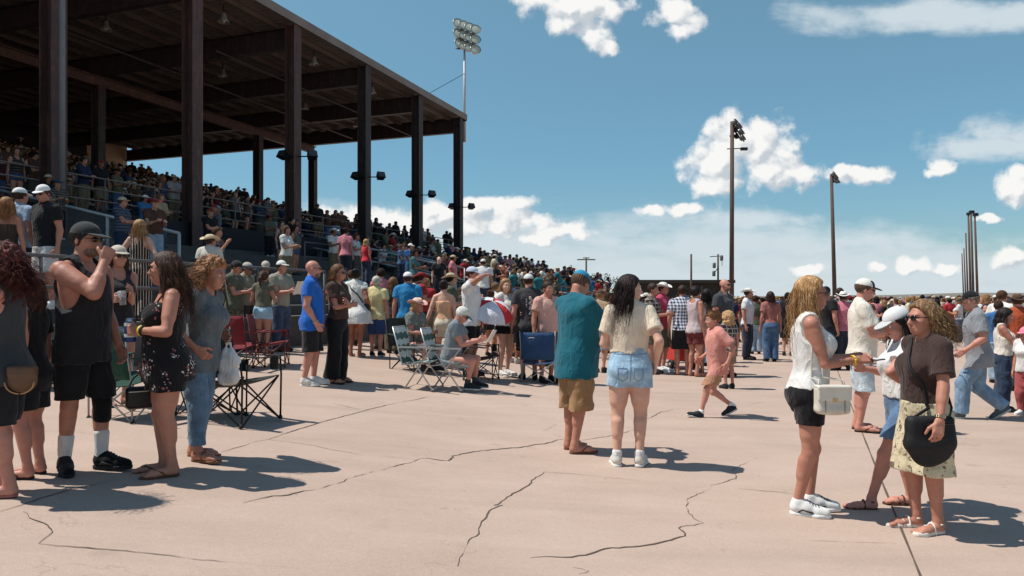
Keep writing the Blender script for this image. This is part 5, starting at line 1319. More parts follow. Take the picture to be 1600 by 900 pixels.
    who('yellow', 'grey-haired man in pale yellow tee and blue shorts, from behind', 588, 557, 432, 170, top=('tee', (222, 206, 152), K(hem=-.05, off=.018)), bot=('shorts', (48, 70, 116), K(hem=.28, loose=.03)), hair=('short', (186, 178, 164)), shoes=('sneaker', (40, 40, 42), (210, 210, 206)), skin='ruddy')
    who('darktop', 'long-haired person in dark flowered top right of the yellow tee', 614, 552, 434, 168, sex='f', fat=.2, top=('tee', (46, 42, 40), K(pat='floral')), bot=('pants', (90, 82, 66)), hair=('long', (110, 76, 50), .22, (170, 122, 80)), strands=60, shoes=('sneaker', BLK))
    who('azure', 'man in azure tee and white cap seen from behind, right of the yellow tee', 637, 0, 424, 176, d=13.9, fat=.3, top=('tee', (38, 124, 176), K(hem=-.04, off=.018)), bot=('shorts', (58, 84, 84), K(pat='darkplaid', hem=.27, loose=.03)), hat=('cap', (228, 226, 222)), hair=('short', BR), shoes=('sneaker', BLK), bands=(('R', (40, 60, 140), .9),))
    who('peach', 'woman in strappy peach top and cream shorts, seen from behind', 693, 0, 438, 184, d=13.6, sex='f', fat=.2, skin='fair', top=('off', (232, 176, 138), K(hem=.03, name='strappy_top', pat='heather')), bot=('shorts', (230, 214, 190), K(hem=.36, waist=.06)), hair=('bun', DKB), shoes=('sandal', BR), armL=K(to=(.20, .02, .50)))
    who('salute', 'man in white tee shading his eyes with a raised hand', 736, 0, 415, 72, d=12.9, H=1.93, floor=.12, fat=.15, top=('tee', (222, 220, 218), K(hem=-.05, off=.018)), bot=('shorts', (28, 28, 32)), hat=('cap', (190, 198, 214)), hair=('short', BR), shoes=('sneaker', BLK), armR=K(to=(-.02, -.14, .925), pole=(-1, -.6, .2), dir=(.5, -.3, .1), palm=(0, .2, -1), curl=(.2, .2)), head=(0, 4, 0))
    who('skirt', 'smiling blond woman in white jacket and short black skirt', 789, 588, 432, 48, H=1.78, sex='f', skin='fair', fat=.1, top=('long', (212, 208, 200), K(hem=.0, off=.016)), bot=('skirt', (24, 23, 26), K(hem=.44, waist=.08, off=.012)), hair=('long', (150, 110, 72), .2, (214, 174, 124)), strands=90, shoes=('sneaker', (222, 218, 212)), armR=K(to=(-.14, -.10, .62)), armL=K(to=(.05, -.15, .64)), head=(-28, 0, 0))
    who('charcoal', 'man in charcoal tee with white script down the back', 826, 0, 420, 186, d=13.4, H=1.93, fat=.3, skin='ruddy', top=('tee', (62, 62, 64), K(hem=-.06, off=.02, flare=.05)), bot=('shorts', (28, 28, 32), K(hem=.28, loose=.03)), hat=('cap', (206, 208, 206)), hair=('short', BR), shoes=('sneaker', BLK))
    who('pinkshirt', 'person in pale pink shirt half hidden left of the teal tee man', 855, 0, 440, 30, d=13.2, fat=.2, top=('tee', (206, 160, 146)), bot=('shorts', (80, 70, 66)), hair=('short', BR), shoes=('sneaker', BLK))
    # ---- the pair in the middle
    P = who('teal', 'heavy man in teal tee and tan cargo shorts with a turquoise cap', 898, 705, 419, 122, fat=.95, skin='tan', lm=1.12, top=('tee', (22, 96, 112), K(hem=-.105, off=.024, drape=.95, sleeve=.75, loose=.02, amp=.006)), bot=('shorts', (156, 120, 84), K(hem=.235, loose=.040, amp=.007)), hat=('cap', (34, 140, 176)), hair=('short', (90, 70, 56)), shoes=('sandal', (110, 74, 58)), jowl=1,
        armR=K(to=(-.06, -.24, .60), pole=(-1, .3, -.8)), armL=K(to=(.07, -.24, .60), pole=(1, .3, -.8)), head=(18, 30, 0), lean=2, feet={'L': (.06, -.02, 10, 0, 0), 'R': (-.06, .02, -14, 0, 0)})
    who('cream', 'woman in cream tee and frayed pale denim shorts looking to her right', 984, 727, 431, 174, sex='f', fat=.42, skin='fair', top=('tee', (226, 208, 184), K(hem=.085, off=.016, sleeve=.62, amp=.006)), bot=('shorts', (148, 176, 200), K(pat='denim', hem=.418, waist=.105, fray=1, loose=.02, off=.013)), hair=('long', (38, 27, 27), .30, (70, 48, 44)), strands=420, blow=(.035, .0, 0), shoes=('sneaker', (214, 208, 198), (230, 226, 220), ((226, 222, 216), .03)),
        armL=K(to=(.12, -.165, .63), pole=(.25, 1, -.5)), armR=K(to=(-.135, -.005, .54), pole=(-.35, 1, 0)), head=(-76, 2, 0), feet={'L': (.07, .01, 6, 0, 0), 'R': (-.055, 0, -16, 0, 0)})
    who('boy', 'small boy in pink tee and tan shorts striding to the left', 1121, 651, 479, -84, sex='m', fat=.0, lm=.86, hs=.93, skin='ruddy', top=('tee', (206, 140, 128), K(hem=-.09, off=.02, drape=.95, sleeve=.8, loose=.02)), bot=('shorts', (170, 124, 98), K(hem=.30, loose=.035, off=.018)), hair=('short', (112, 76, 48), .012, (160, 112, 72)), strands=260, shoes=('sneaker', (40, 44, 48), (200, 198, 194), ((225, 222, 216), .03)),
        feet={'L': (.05, -.205, 4, .015, -16), 'R': (-.05, .17, 0, .0, 26)}, pelz=.475, armL=K(to=(.16, .03, .50), pole=(.5, 1, 0)), armR=K(to=(-.15, -.10, .52)), lean=4)
    # ---- right foreground
    who('blond', 'slim woman with long blond hair, white tank top and black shorts', 1263, 801, 434, 80, sex='f', skin='tan', h=.0068, lm=.95, top=('tank', (222, 219, 214), K(strap=.064, hem=.02, name='tank_top', scoop=.045)), bot=('shorts', (22, 21, 23), K(hem=.385, waist=.055, loose=.012, off=.009)), shoes=('sneaker', (226, 224, 220), (232, 230, 226)), hair=('long', (168, 124, 80), .36, (222, 190, 146)), strands=480, blow=(.02, -.06, 0), glasses=1,
        armR=K(to=(-.03, -.185, .655), pole=(-.5, 1, -.6), palm=(.7, 0, -.7), curl=(.5, .4)), armL=K(to=(.07, -.19, .66), pole=(.5, 1, -.6), palm=(-.7, 0, -.7), curl=(.5, .4)), bands=(('R', (228, 188, 60), .88),), feet={'R': (-.045, .03, -14, 0, 0), 'L': (.045, -.035, 4, 0, 0)})
    who('trucker', 'man in white tee with a black and white cap looking at his phone', 1346, 673, 434, 74, fat=.3, skin='ruddy', top=('tee', (222, 214, 200), K(hem=-.05, off=.022, sleeve=.7, loose=.02, drape=.9)), bot=('shorts', (176, 186, 194), K(pat='denim', hem=.27, loose=.035)), hat=('cap', (226, 222, 214), (26, 26, 28), 'front', (26, 26, 28)), hair=('short', (90, 70, 54)), glasses=1, shoes=('sandal', (36, 30, 30)), armR=K(to=(-.05, -.185, .655), pole=(-.7, 1, -.5), palm=(.3, 0, 1), curl=(.7, .6)), armL=K(to=(.09, -.14, .62)), head=(0, 12, 0))
    who('hug', 'woman in white tee and white cap bowing her head behind the brown tee', 1413, 793, 492, -96, H=1.55, sex='f', fat=.2, skin='ruddy', lean=1, top=('tee', (222, 221, 220), K(hem=.04, off=.016, sleeve=.6)), bot=('shorts', (84, 110, 140), K(pat='denim', hem=.36, waist=.06, fray=1)), hair=('long', (24, 20, 21), .34), strands=160, hat=('cap', (222, 221, 220), (190, 190, 190)), shoes=('sandal', (88, 54, 40), 'straps'),
        armL=K(to=(.10, .0, .605), pole=(.35, -1, -.5)), armR=K(to=(-.12, -.15, .68)), head=(10, 22, 0), feet={'L': (.06, -.20, 4, 0, 0), 'R': (-.05, .03, 0, 0, 0)})
    who('brown', 'woman in brown tee and cream flowered skirt with a black bag', 1446, 828, 471, -82, sex='f', fat=.32, skin='tan', h=.0068, top=('tee', (62, 46, 42), K(hem=.03, off=.014, sleeve=.72)), bot=('shorts', (206, 192, 160), K(pat='blotch', hem=.26, waist=.05, loose=.055, off=.02, name='bermuda_skirt')), shoes=('sandal', (218, 208, 196), 'straps', .032, (230, 226, 220)), hair=('bob', (120, 90, 62), .11, (206, 170, 124)), strands=380, blow=(.0, .10, .02), glasses=1,
        armL=K(to=(.195, -.085, .475), pole=(.6, 1, 0)), armR=K(to=(-.17, .06, .58), pole=(-.6, 1, .0)), feet={'L': (.055, .0, 12, 0, 0), 'R': (-.05, -.03, -6, 0, 0)}, head=(4, 0, 0))
    who('grey', 'man in heather grey tee, jeans and black cap striding left', 1530, 654, 449, -112, fat=.2, skin='ruddy', top=('tee', (136, 138, 144), K(pat='heather', hem=-.10, off=.022, sleeve=.75, loose=.02, drape=.9)), bot=('pants', (112, 136, 158), K(pat='denim', loose=.02, off=.014, flare=.012)), hat=('cap', (24, 24, 26)), hair=('short', (120, 104, 92)), shoes=('sneaker', (84, 92, 96), (190, 190, 186)),
        feet={'L': (.06, -.15, 4, 0, 0), 'R': (-.05, .19, 0, .0, 34)}, pelz=.495, armL=K(to=(.15, -.12, .53)), armR=K(to=(-.15, .05, .50)), lean=6, head=(16, 4, 0))
    who('whitetop', 'dark-haired woman in white tank top and navy jeans raising her hands to a phone', 1566, 642, 486, 62, H=1.5, sex='f', skin='tan', top=('tank', (220, 212, 200), K(hem=.03, name='tank_top')), bot=('pants', (44, 58, 78), K(pat='denim', loose=.03, flare=.03)), hair=('long', DKB, .2), strands=80, shoes=('sneaker', BLK), armR=K(to=(-.04, -.19, .76)), armL=K(to=(.05, -.19, .78)), head=(0, 15, 0))
    who('orange', 'man in burnt orange shirt and brown cowboy hat at the right edge', 1590, 0, 459, 160, d=13.2, fat=.3, skin='ruddy', top=('tee', (170, 78, 48), K(off=.02)), bot=('pants', (60, 60, 66)), hat=('cowboy', (86, 62, 48)), hair=('short', BR), shoes=('boot', BR))
    who('pinkcap', 'child in bright pink cap and white tee at the right edge', 1604, 0, 509, -60, d=10.4, sex='f', lm=.9, hs=.9, top=('tee', (222, 220, 218), K(pat='floral')), bot=('pants', (170, 84, 84)), hat=('cap', (226, 130, 150)), hair=('long', BR, .15), shoes=('sneaker', WHT))
    # ---- group in front of the shed
    who('dplaid', 'man in dark red plaid shirt left of the pink shirt and cowboy hat', 1019, 0, 443, 60, d=15.6, top=('tee', (64, 40, 42), K(pat='darkplaid', sleeve=.95)), bot=('shorts', (90, 84, 70)), hair=('short', BR), shoes=('sneaker', BLK), armR=K(to=(-.05, -.18, .66)))
    who('pinkhat', 'man in hot pink shirt, khaki shorts and white cowboy hat', 1035, 582, 441, 52, fat=.2, skin='ruddy', top=('polo', (196, 72, 100)), bot=('shorts', (104, 98, 80), K(hem=.28, loose=.03)), hat=('cowboy', (228, 224, 216)), hair=('short', BR), shoes=('sneaker', WHT), armR=K(to=(-.04, -.16, .74)), armL=K(to=(.06, -.16, .72)))
    who('gingham', 'man in navy and white checked shirt and black shorts', 1066, 586, 446, 165, top=('tee', (40, 50, 84), K(pat='plaid', off=.018, sleeve=.75)), bot=('shorts', (30, 30, 34), K(hem=.29, loose=.03)), hair=('short', BR), shoes=('sandal', (80, 60, 50)))
    who('lilac', 'woman in pale lilac sleeveless top and maroon shorts', 1086, 588, 448, 120, sex='f', top=('tank', (190, 172, 172), K(hem=-.03)), bot=('shorts', (110, 48, 50), K(hem=.36)), hair=('short', DKB, .025), shoes=('sandal', (150, 100, 80)))
    who('darkhair', 'woman with very long dark hair and denim shorts behind the striding boy', 1104, 584, 452, 170, sex='f', skin='tan', top=('tee', (120, 96, 86)), bot=('shorts', (140, 166, 186), K(pat='denim', hem=.42)), hair=('long', DKB, .4), strands=60, shoes=('sandal', BR))
    who('baldgrey', 'tall bald man in charcoal tee and sunglasses behind the boy', 1131, 588, 436, 42, fat=.2, skin='ruddy', top=('tee', (66, 68, 72), K(off=.02)), bot=('shorts', (170, 132, 112), K(hem=.28, loose=.03)), hair=None, glasses=1, beard=(110, 84, 68), shoes=('sneaker', BLK))
    who('curlykid', 'child with pale curly hair close behind the striding boy', 1138, 0, 488, -160, d=13.2, sex='f', hs=.9, lm=.85, top=('tee', (60, 56, 58), K(pat='darkplaid')), bot=('shorts', (150, 120, 100)), hair=('curly', (180, 140, 98), .12, (220, 180, 130)), shoes=('sneaker', BLK))
    who('whitetee', 'man in white tee, white cowboy hat and dark jeans left of the rust top woman', 1168, 562, 450, 60, top=('tee', (220, 220, 224)), bot=('pants', (36, 42, 58), K(pat='denim')), hat=('cowboy', (226, 222, 214)), hair=('short', BR), shoes=('boot', (40, 30, 26)), armL=K(to=(.13, -.10, .58)))
    who('rust', 'woman with long dark hair, rust pink top and blue jeans seen from behind', 1204, 565, 456, 176, sex='f', fat=.1, top=('tee', (164, 106, 98), K(hem=.02)), bot=('pants', (70, 98, 130), K(pat='denim', flare=.01)), hair=('long', (56, 36, 30), .36), strands=60, shoes=('boot', (30, 26, 26)))
    who('dark1', 'man in black tee and dark hair close right of the blond woman', 1290, 578, 448, 120, fat=.2, top=('tee', (32, 31, 34)), bot=('pants', (42, 48, 58)), hair=('short', DKB), shoes=('boot', BR))
    who('dark2', 'man in black and grey shirt with dark trousers between blond woman and white tee man', 1312, 572, 450, 150, top=('tee', (40, 38, 42), K(pat='darkplaid')), bot=('pants', (30, 30, 36)), hair=('short', BR), shoes=('boot', BR), skin='ruddy')
    who('pinkback', 'man in pink shirt and white cowboy hat behind the white tee man', 1318, 0, 455, 160, d=17., top=('tee', (204, 120, 134)), bot=('pants', (50, 56, 70)), hat=('cowboy', (228, 224, 216)), hair=('short', BR), shoes=('boot', BR))
    # ---- sunlit figures higher on the terrace
    who('pinklean', 'woman in pink blouse standing on the terrace above the white dress', 540, 0, 356, 165, d=25., **T, sex='f', top=('tee', (206, 128, 140)), bot=('pants', (50, 50, 58)), hair=('bun', DKB), shoes=('sneaker', BLK), h=.02)
    who('redblond', 'blond woman in bright red top on the stair above the yellow tee', 572, 0, 374, 150, d=25.5, **T, sex='f', top=('tank', (206, 52, 66)), bot=('pants', (60, 66, 84)), hair=('long', BLOND, .25), shoes=('sneaker', BLK), h=.02)
    who('blackstair', 'man in black shirt walking down the stair right of the azure tee', 686, 0, 401, 20, d=24., **T, top=('tee', (30, 30, 33)), bot=('pants', (40, 42, 50)), hair=None, skin='fair', shoes=('boot', BR), h=.02)
    who('whiteback', 'man in loose white tee and white cap climbing the terrace, from behind', 755, 0, 404, 176, d=24., **T, fat=.2, top=('tee', (222, 220, 214), K(off=.03)), bot=('shorts', (60, 66, 80)), hat=('cap', (222, 220, 214)), hair=('short', BR), shoes=('sneaker', BLK), h=.02)
    # ---- seated
    SIT = K(pelz=.275, pelz0=.515, feet={'L': (.075, -.235, 6, 0, 0), 'R': (-.07, -.20, -6, 0, 0)})
    x, d, z = ground_at(703, 607)
    P = who('oldman', 'seated old man in grey tee and pale green cap reading a paper', 703, 607, 0, 80, H=1.72, **SIT, lean=12, fat=.25, skin='ruddy', top=('tee', (124, 132, 138), K(pat='heather', off=.02, hem=-.02)), bot=('shorts', (150, 156, 160), K(frac=.92, loose=.03)), hat=('cap', (206, 208, 196), (60, 118, 112)), hair=('short', (206, 202, 196)), glasses=1, shoes=('sneaker', (34, 44, 46), (190, 200, 204), ((60, 66, 70), .05)), armR=K(to=(-.05, -.27, .44), pole=(-.6, 1, -.7)), armL=K(to=(.07, -.27, .45), pole=(.6, 1, -.7)), head=(0, 24, 0))
    who('strawkid', 'seated person in pale pink straw hat and flowered shirt behind the lawn chairs', 646, 0, 0, 60, d=12.9, H=1.66, **SIT, lean=6, top=('tee', (110, 116, 110), K(pat='floral')), bot=('shorts', (90, 96, 100), K(frac=.9)), hat=('cowboy', (224, 190, 176), (214, 160, 148)), hair=('long', BLOND, .2), shoes=('sneaker', BLK), armR=K(to=(-.08, -.22, .40)), armL=K(to=(.08, -.22, .40)))
# ------------------------------------------------------------------ things carried and set down
def carried(name, label, cat, M, build):
    t = empty(name); t.matrix_world = Matrix([list(r) for r in M]) if not isinstance(M, Matrix) else M; tag(t, label, cat); build(t); return t
def frame(pos, x, z):
    x = nrm(x); z = nrm(np.asarray(z, float) - x * (np.asarray(z) @ x)); y = np.cross(z, x); M = np.eye(4); M[:3, 0], M[:3, 1], M[:3, 2], M[:3, 3] = x, y, z, pos
    return Matrix([list(r) for r in M])
def grip(P, s, along=.06, side=0., palm=.03):
    d, n, th, c = P.hd[s]; return W(P, P.wr[s] + (d * along + n * palm / P.H + th * side) * P.H), Wd(P, d), Wd(P, n), Wd(P, th)
def sheet(name, label, P, s, w, h, col, up=(0, -.4, 1), fold=True):
    p, d, n, th = grip(P, s, .085, 0, .02)
    def b(t):
        m = MB(); 
        for i in range(5):
            a0, a1 = (i / 5 - .5) * w, ((i + 1) / 5 - .5) * w; f = lambda a: .18 * abs(a) + .012 * math.sin(a * 40)
            m.hexa([(a, f(a) + e, z) for z in (0, h) for e in (0, .0015) for a in (a0, a1)])
        m.build('page', solid(name + ' page', col, .7, 0, .06, 14, 0), t)
    fwd = Wd(P, (0, -1, 0)); xx = np.cross(fwd, (0, 0, 1)); return carried(name, label, 'paper', frame(p - np.array([0, 0, h * .25]), xx, np.array([0, 0, 1.]) + fwd * .55), b)
def leather(name, c): return solid(name, c, .42, 0, .10, 9, .25)
def props():
    # blue can in a sleeve, held by the floral romper woman
    P = PP['floral']; p, d, n, th = grip(P, 'L', .072, 0, .045)
    def can(t):
        MB().lathe([(0, -.085), (.036, -.085), (.041, -.078), (.041, .062), (.040, .064)], (0, 0, 0), None, 24).build('sleeve', solid('can sleeve blue', (40, 62, 112), .6, 0, .15, 22, .1), t, True)
        MB().lathe([(.033, .064), (.033, .082), (.027, .088), (.0, .086)], (0, 0, 0), None, 24).build('can', solid('can metal', (190, 190, 194), .3, .8, .05, 9, 0), t, True)
        for e in (-.05, .03): MB().lathe([(.0415, e), (.0418, e + .012), (.0415, e + .024)], (0, 0, 0), None, 24).build('stripe', solid('can white', (214, 212, 208), .6, 0, .05, 9, 0), t, True)
    carried('drink_can', 'tall blue drink can in the floral romper woman\'s hand', 'can', frame(p, d, (0, 0, 1)), can)
    p, d, n, th = grip(P, 'R', .075, 0, .03)
    def purse(t):
        sdf_obj('body', [(rbox((0, 0, -.17), (.12, .045, .085), .035), 0)], .008, leather('black leather', (28, 27, 28)), t)
        MB().tube([(.09 * math.cos(a), 0, -.10 + .11 * math.sin(a)) for a in np.linspace(0, math.pi, 12)], .006, 6).build('handle', leather('black leather', (28, 27, 28)), t, True)
        MB().box((0, -.046, -.12), (.1, .002, .003)).build('zip', solid('zip', (170, 170, 168), .3, .8), t)
    carried('purse', 'small black purse hanging from the floral romper woman\'s lowered hand', 'bag', frame(p, Wd(P, (0, 1, 0)), (0, 0, 1)), purse)
    P = PP['cup']; p, d, n, th = grip(P, 'R', .072, 0, .045)
    def cup(t):
        m, nt, b = nodes('clear cup'); b.inputs['Base Color'].default_value = (.82, .85, .87, 1); b.inputs['Transmission Weight'].default_value = .75; b.inputs['Roughness'].default_value = .12
        MB().lathe([(0, -.07), (.032, -.07), (.046, .08), (.044, .08), (.030, -.065)], (0, 0, 0), None, 20).build('cup', m, t, True)
        MB().lathe([(0, -.06), (.030, -.06), (.038, .01), (0, .01)], (0, 0, 0), None, 20).build('drink', solid('cola', (90, 42, 36), .2), t, True)
    carried('drink_cup', 'clear plastic cup held by the woman behind the black tank top man', 'cup', frame(p, d, (0, 0, 1)), cup)
    # tan bag of the red-haired woman
    P = PP['red']
    def tanbag(t):
        sdf_obj('body', [(ell((0, 0, 0), (.13, .05, .115)), 0), (rbox((0, 0, .07), (.12, .05, .05), .03), .02)], .008, leather('brown leather', (96, 68, 48)), t)
        MB().tube([(.125 * math.cos(a), -.045, -.02 + .10 * math.sin(a)) for a in np.linspace(math.pi, 2 * math.pi, 14)], .006, 6).build('piping', leather('tan piping', (186, 140, 88)), t, True)
    c = W(P, np.array([.12, .115, .475]) * P.H)
    carried('hip_bag', 'rounded brown leather bag with tan piping behind the red-haired woman', 'bag', frame(c, (1, .1, 0), (0, 0, 1)), tanbag).scale = (.68, .8, .72)
    # white handbag
    P = PP['blond']; c = W(P, np.array([-.125, -.065, .505]) * P.H); sh = W(P, P.sh['R'] + np.array([.02, .0, .035]) * P.H)
    def wbag(t):
        lm_ = leather('white leather', (208, 200, 186))
        sdf_obj('body', [(rbox((0, 0, -.01), (.145, .06, .115), .03), 0), (ell((0, 0, -.09), (.15, .062, .05)), .03)], .007, lm_, t)
        sdf_obj('flap', [(rbox((0, -.055, .045), (.148, .012, .06), .01), 0), (rbox((0, -.01, .10), (.146, .055, .012), .01), .02)], .007, leather('white flap', (218, 210, 196)), t)
        MB().box((0, -.07, -.005), (.018, .004, .014)).build('clasp', solid('clasp metal', (180, 160, 110), .25, .9), t)
        for sx in (-1, 1): MB().box((sx * .085, -.064, -.06), (.004, .003, .05)).build('seam', leather('seam', (150, 140, 126)), t)
        M = np.array(t.matrix_world.inverted()); q = lambda w: (M @ np.append(w, 1))[:3]; tr = bvh(P.top)
        for e, bx in ((.035, -.12), (-.035, .12)):
            L = snap(tr, [P.tl(-.10, e, .09), P.tl(-.095, e * .8, .17), P.tl(-.085, e * .6, .25), P.sh['R'] + np.array([.03, e * .4, .06])], .009, 14)
            MB().tube([(bx, 0, .09), (bx * .9, .02, .15)] + [q(W(P, x)) for x in L], .008, 6).build('strap', lm_, t, True)
    carried('handbag', 'white leather handbag hanging at the slim blond woman\'s hip', 'bag', frame(c, Wd(P, (.18, -1, 0)), (0, 0, 1)), wbag).scale = (.80, .85, .84)
    p, d, n, th = grip(P, 'R', .10, 0, .02)
    def card(t):
        MB().box((0, 0, 0), (.035, .055, .004)).build('case', solid('card case', (64, 60, 60), .3), t); MB().box((0, 0, .005), (.028, .048, .0012)).build('card', solid('pale card', (206, 204, 200), .5), t)
    carried('wallet', 'small open wallet in the slim blond woman\'s hands', 'wallet', frame(p, d, (0, 0, 1)), card)
    # black shoulder bag of the brown tee woman
    P = PP['brown']; c = W(P, np.array([.128, -.075, .425]) * P.H)
    def bbag(t):
        lm_ = solid('black nylon', (24, 24, 27), .7, 0, .15, 12, .3)
        sdf_obj('body', [(rbox((0, 0, .04), (.158, .040, .11), .035), 0), (ell((0, 0, -.03), (.165, .050, .155)), .05)], .008, lm_, t, post=lambda g, F: F + wob(g, 5, 30, .004))
        MB().tube([(-.13, -.040, .10), (0, -.050, .105), (.13, -.040, .10)], .004, 5).build('zip', solid('zip dark', (70, 70, 72), .4, .6), t, True)
        M = np.array(t.matrix_world.inverted()); q = lambda w: (M @ np.append(w, 1))[:3]; tr = bvh(P.top)
        L = snap(tr, [P.tl(.10, -.07, .03), P.tl(.09, -.08, .12), P.tl(.04, -.10, .22), P.tl(-.03, -.05, .31), P.tl(-.055, .01, .33), P.tl(-.03, .07, .27), P.tl(.05, .08, .16), P.tl(.10, .05, .03)], .008, 40)
        MB().tube([(-.13, .02, .12)] + [q(W(P, x)) for x in L] + [(.13, .02, .12)], .010, 6).build('strap', lm_, t, True)
    carried('shoulder_bag', 'big black rounded shoulder bag in front of the brown tee woman', 'bag', frame(c, Wd(P, (.12, 1, 0)), (0, 0, 1)), bbag)
    el, wr = P.el['L'], P.wr['L']; dd = nrm(wr - el); c0 = wr - dd * .03; a = nrm(np.cross(dd, (.3, .5, 1))); b = np.cross(dd, a); r = .0185 * P.H
    wt = solid('watch metal', (176, 166, 140), .25, .9); m = MB()
    for e in (-.006, 0, .006): m.tube([c0 + dd * e + r * (math.cos(x) * a + math.sin(x) * b) for x in np.linspace(0, 6.283, 18)], .004, 6)
    wo = m.build('watch', wt, P.root, True)
    # phones, papers
    def phone(key, s, lab, col=(30, 30, 34)):
        P = PP[key]; p, d, n, th = grip(P, s, .08, 0, .035)
        def b(t):
            sdf_obj('case', [(rbox((0, 0, 0), (.038, .006, .077), .005), 0)], .004, solid('phone case', col, .35), t)
            MB().box((0, -.0072, 0), (.034, .0006, .072)).build('screen', solid('phone screen', (40, 46, 56), .08), t)
        carried('phone', lab, 'phone', frame(p, th, d * .5 + np.array([0, 0, 1.])), b)
    phone('trucker', 'R', 'pale phone held by the man in the black and white cap', (212, 210, 206)); phone('whitetop', 'R', 'dark phone raised by the woman in white tank top and navy jeans'); phone('teal', 'R', 'dark phone held by the heavy man in teal'); phone('olivecrop', 'R', 'dark phone held by the woman in olive top')
    sheet('program', 'folded white program held by the man in olive tee', PP['olive'], 'R', .22, .16, (218, 214, 206))
    sheet('program', 'tall white sheet held by the man in beige shirt and white cap', PP['greyshirt'], 'R', .22, .28, (222, 219, 212))
    sheet('newspaper', 'open paper in the seated old man\'s hands', PP['oldman'], 'R', .30, .22, (214, 214, 212))
    sheet('program', 'pale folded program in the striding grey tee man\'s hand', PP['grey'], 'L', .16, .22, (206, 200, 192))
    # white carrier bag of the denim woman
    P = PP['denim']; p, d, n, th = grip(P, 'L', .075, 0, .03)
    def pbag(t):
        sdf_obj('body', [(rbox((0, 0, -.24), (.085, .05, .12), .045), 0), (cone((-.04, 0, -.16), (-.015, 0, -.02), .038, .012), .03), (cone((.04, 0, -.16), (.015, 0, -.02), .038, .012), .03)], .008, cloth((220, 219, 217)), t, post=lambda g, F: F + wob(g, 9, 45, .006))
    carried('plastic_bag', 'white plastic carrier bag hanging from the denim woman\'s hand', 'bag', frame(p, (1, 0, 0), (0, 0, 1)), pbag)
    # black strap across the white dress
    P = PP['whitedress']; pts = [P.tl(-.095, .02, .10), P.tl(-.05, .082, .19), P.tl(.03, .080, .26), P.tl(.07, .02, .325), P.tl(.04, -.06, .26), P.tl(-.05, -.09, .17), P.tl(-.10, -.02, .09)]
    def strap(t):
        MB().tube([W(P, q) - W(P, (0, 0, 0)) for q in pts], .012, 6).build('strap', leather('black strap', (26, 25, 27)), t, True)
        c_ = W(P, np.array([-.125, -.03, .56]) * P.H) - W(P, (0, 0, 0)); sdf_obj('pouch', [(rbox(c_, (.05, .10, .07), .02), 0)], .012, leather('black strap', (26, 25, 27)), t)
    carried('crossbody_bag', 'black crossbody bag with a strap over the white dress', 'bag', Matrix.Translation(W(P, (0, 0, 0))), strap)
    # script on the back of the charcoal tee
    P = PP['charcoal']; rr = random.Random(4); pts = []
    for i in range(60):
        k = i / 59; z = .27 - .17 * k; x = -.012 + .016 * math.sin(i * 1.15) + .008 * math.sin(i * .37)
        pts.append((x, z))
    T = P.T; back = lambda z: float(np.interp(z, T[:, 0] / P.H, (T[:, 2] + T[:, 3]) / P.H))
    m = MB(); m.tube([P.tl(x, max(back(z), back(.2)) + .0165, z) for x, z in pts], .0065, 5); m.tube([P.tl(.03 + .006 * math.sin(i), max(back(z), back(.2)) + .0165, z) for i, z in enumerate(np.linspace(.25, .17, 20))], .004, 5)
    m.build('shirt_print', solid('print white', (214, 212, 208), .8), P.root, True)
    # text-free front stripe on the trucker cap is part of the cap
    P = PP['floral']; tr = bvh(P.body)
    for sx in (-1, 1): MB().tube(snap(tr, [P.tl(sx * .045, -.075, .235), P.tl(sx * .052, -.05, .285), P.tl(sx * .055, .0, .315), P.tl(sx * .05, .06, .27), P.tl(sx * .045, .075, .235)], .004, 20), .005, 5).build('shoulder_strap', cloth((26, 24, 27)), P.top, True)
    # pocket and seam stitching on the frayed shorts
    P = PP['cream']; tr = bvh(P.bot); st = cloth((112, 140, 166)); H = P.H; dv = (0, -1, 0)
    for sx in (-1, 1):
        L = [(sx * .018, .52), (sx * .018, .468), (sx * .040, .450), (sx * .064, .468), (sx * .064, .52), (sx * .018, .52)]
        pl = [np.array([L[i][0] + (L[i + 1][0] - L[i][0]) * k, 0, L[i][1] + (L[i + 1][1] - L[i][1]) * k]) * H for i in range(5) for k in np.linspace(0, 1, 7)]
        MB().tube(cast(tr, pl, dv), .0028, 4).build('pocket_seam', st, P.bot, True)
        MB().tube(cast(tr, [np.array([sx * x, 0, .592]) * H for x in np.linspace(.0, .085, 16)], dv), .003, 4).build('waistband_seam', st, P.bot, True)
    MB().tube(cast(tr, [np.array([.0, 0, z]) * H for z in np.linspace(.60, .45, 14)], dv), .003, 4).build('back_seam', st, P.bot, True)
    # -------- chairs
    def camp_chair(u, v, yaw, c, fc, lab, scale=1., cup=True, logo=False):
        x, y, z = ground_at(u, v); t = empty('camp_chair', (x, y, z), rad(yaw)); tag(t, lab, 'chair'); t.scale = (scale,) * 3
        fm = cloth(c); fr = solid('chair tube %d' % fc[0], fc, .45, .3, .1, 8, 0)
        A = {(sx, sy): np.array([sx * .30, sy * .26, 0.]) for sx in (-1, 1) for sy in (-1, 1)}      # feet; -y is the front
        TP = {(-1, -1): (-.30, -.27, .64), (1, -1): (.30, -.27, .64), (-1, 1): (-.31, .30, .62), (1, 1): (.31, .30, .62)}
        seat = {(sx, sy): np.array([sx * .27, sy * .24 + (.02 if sy > 0 else -.02), .44 if sy < 0 else .36]) for sx in (-1, 1) for sy in (-1, 1)}
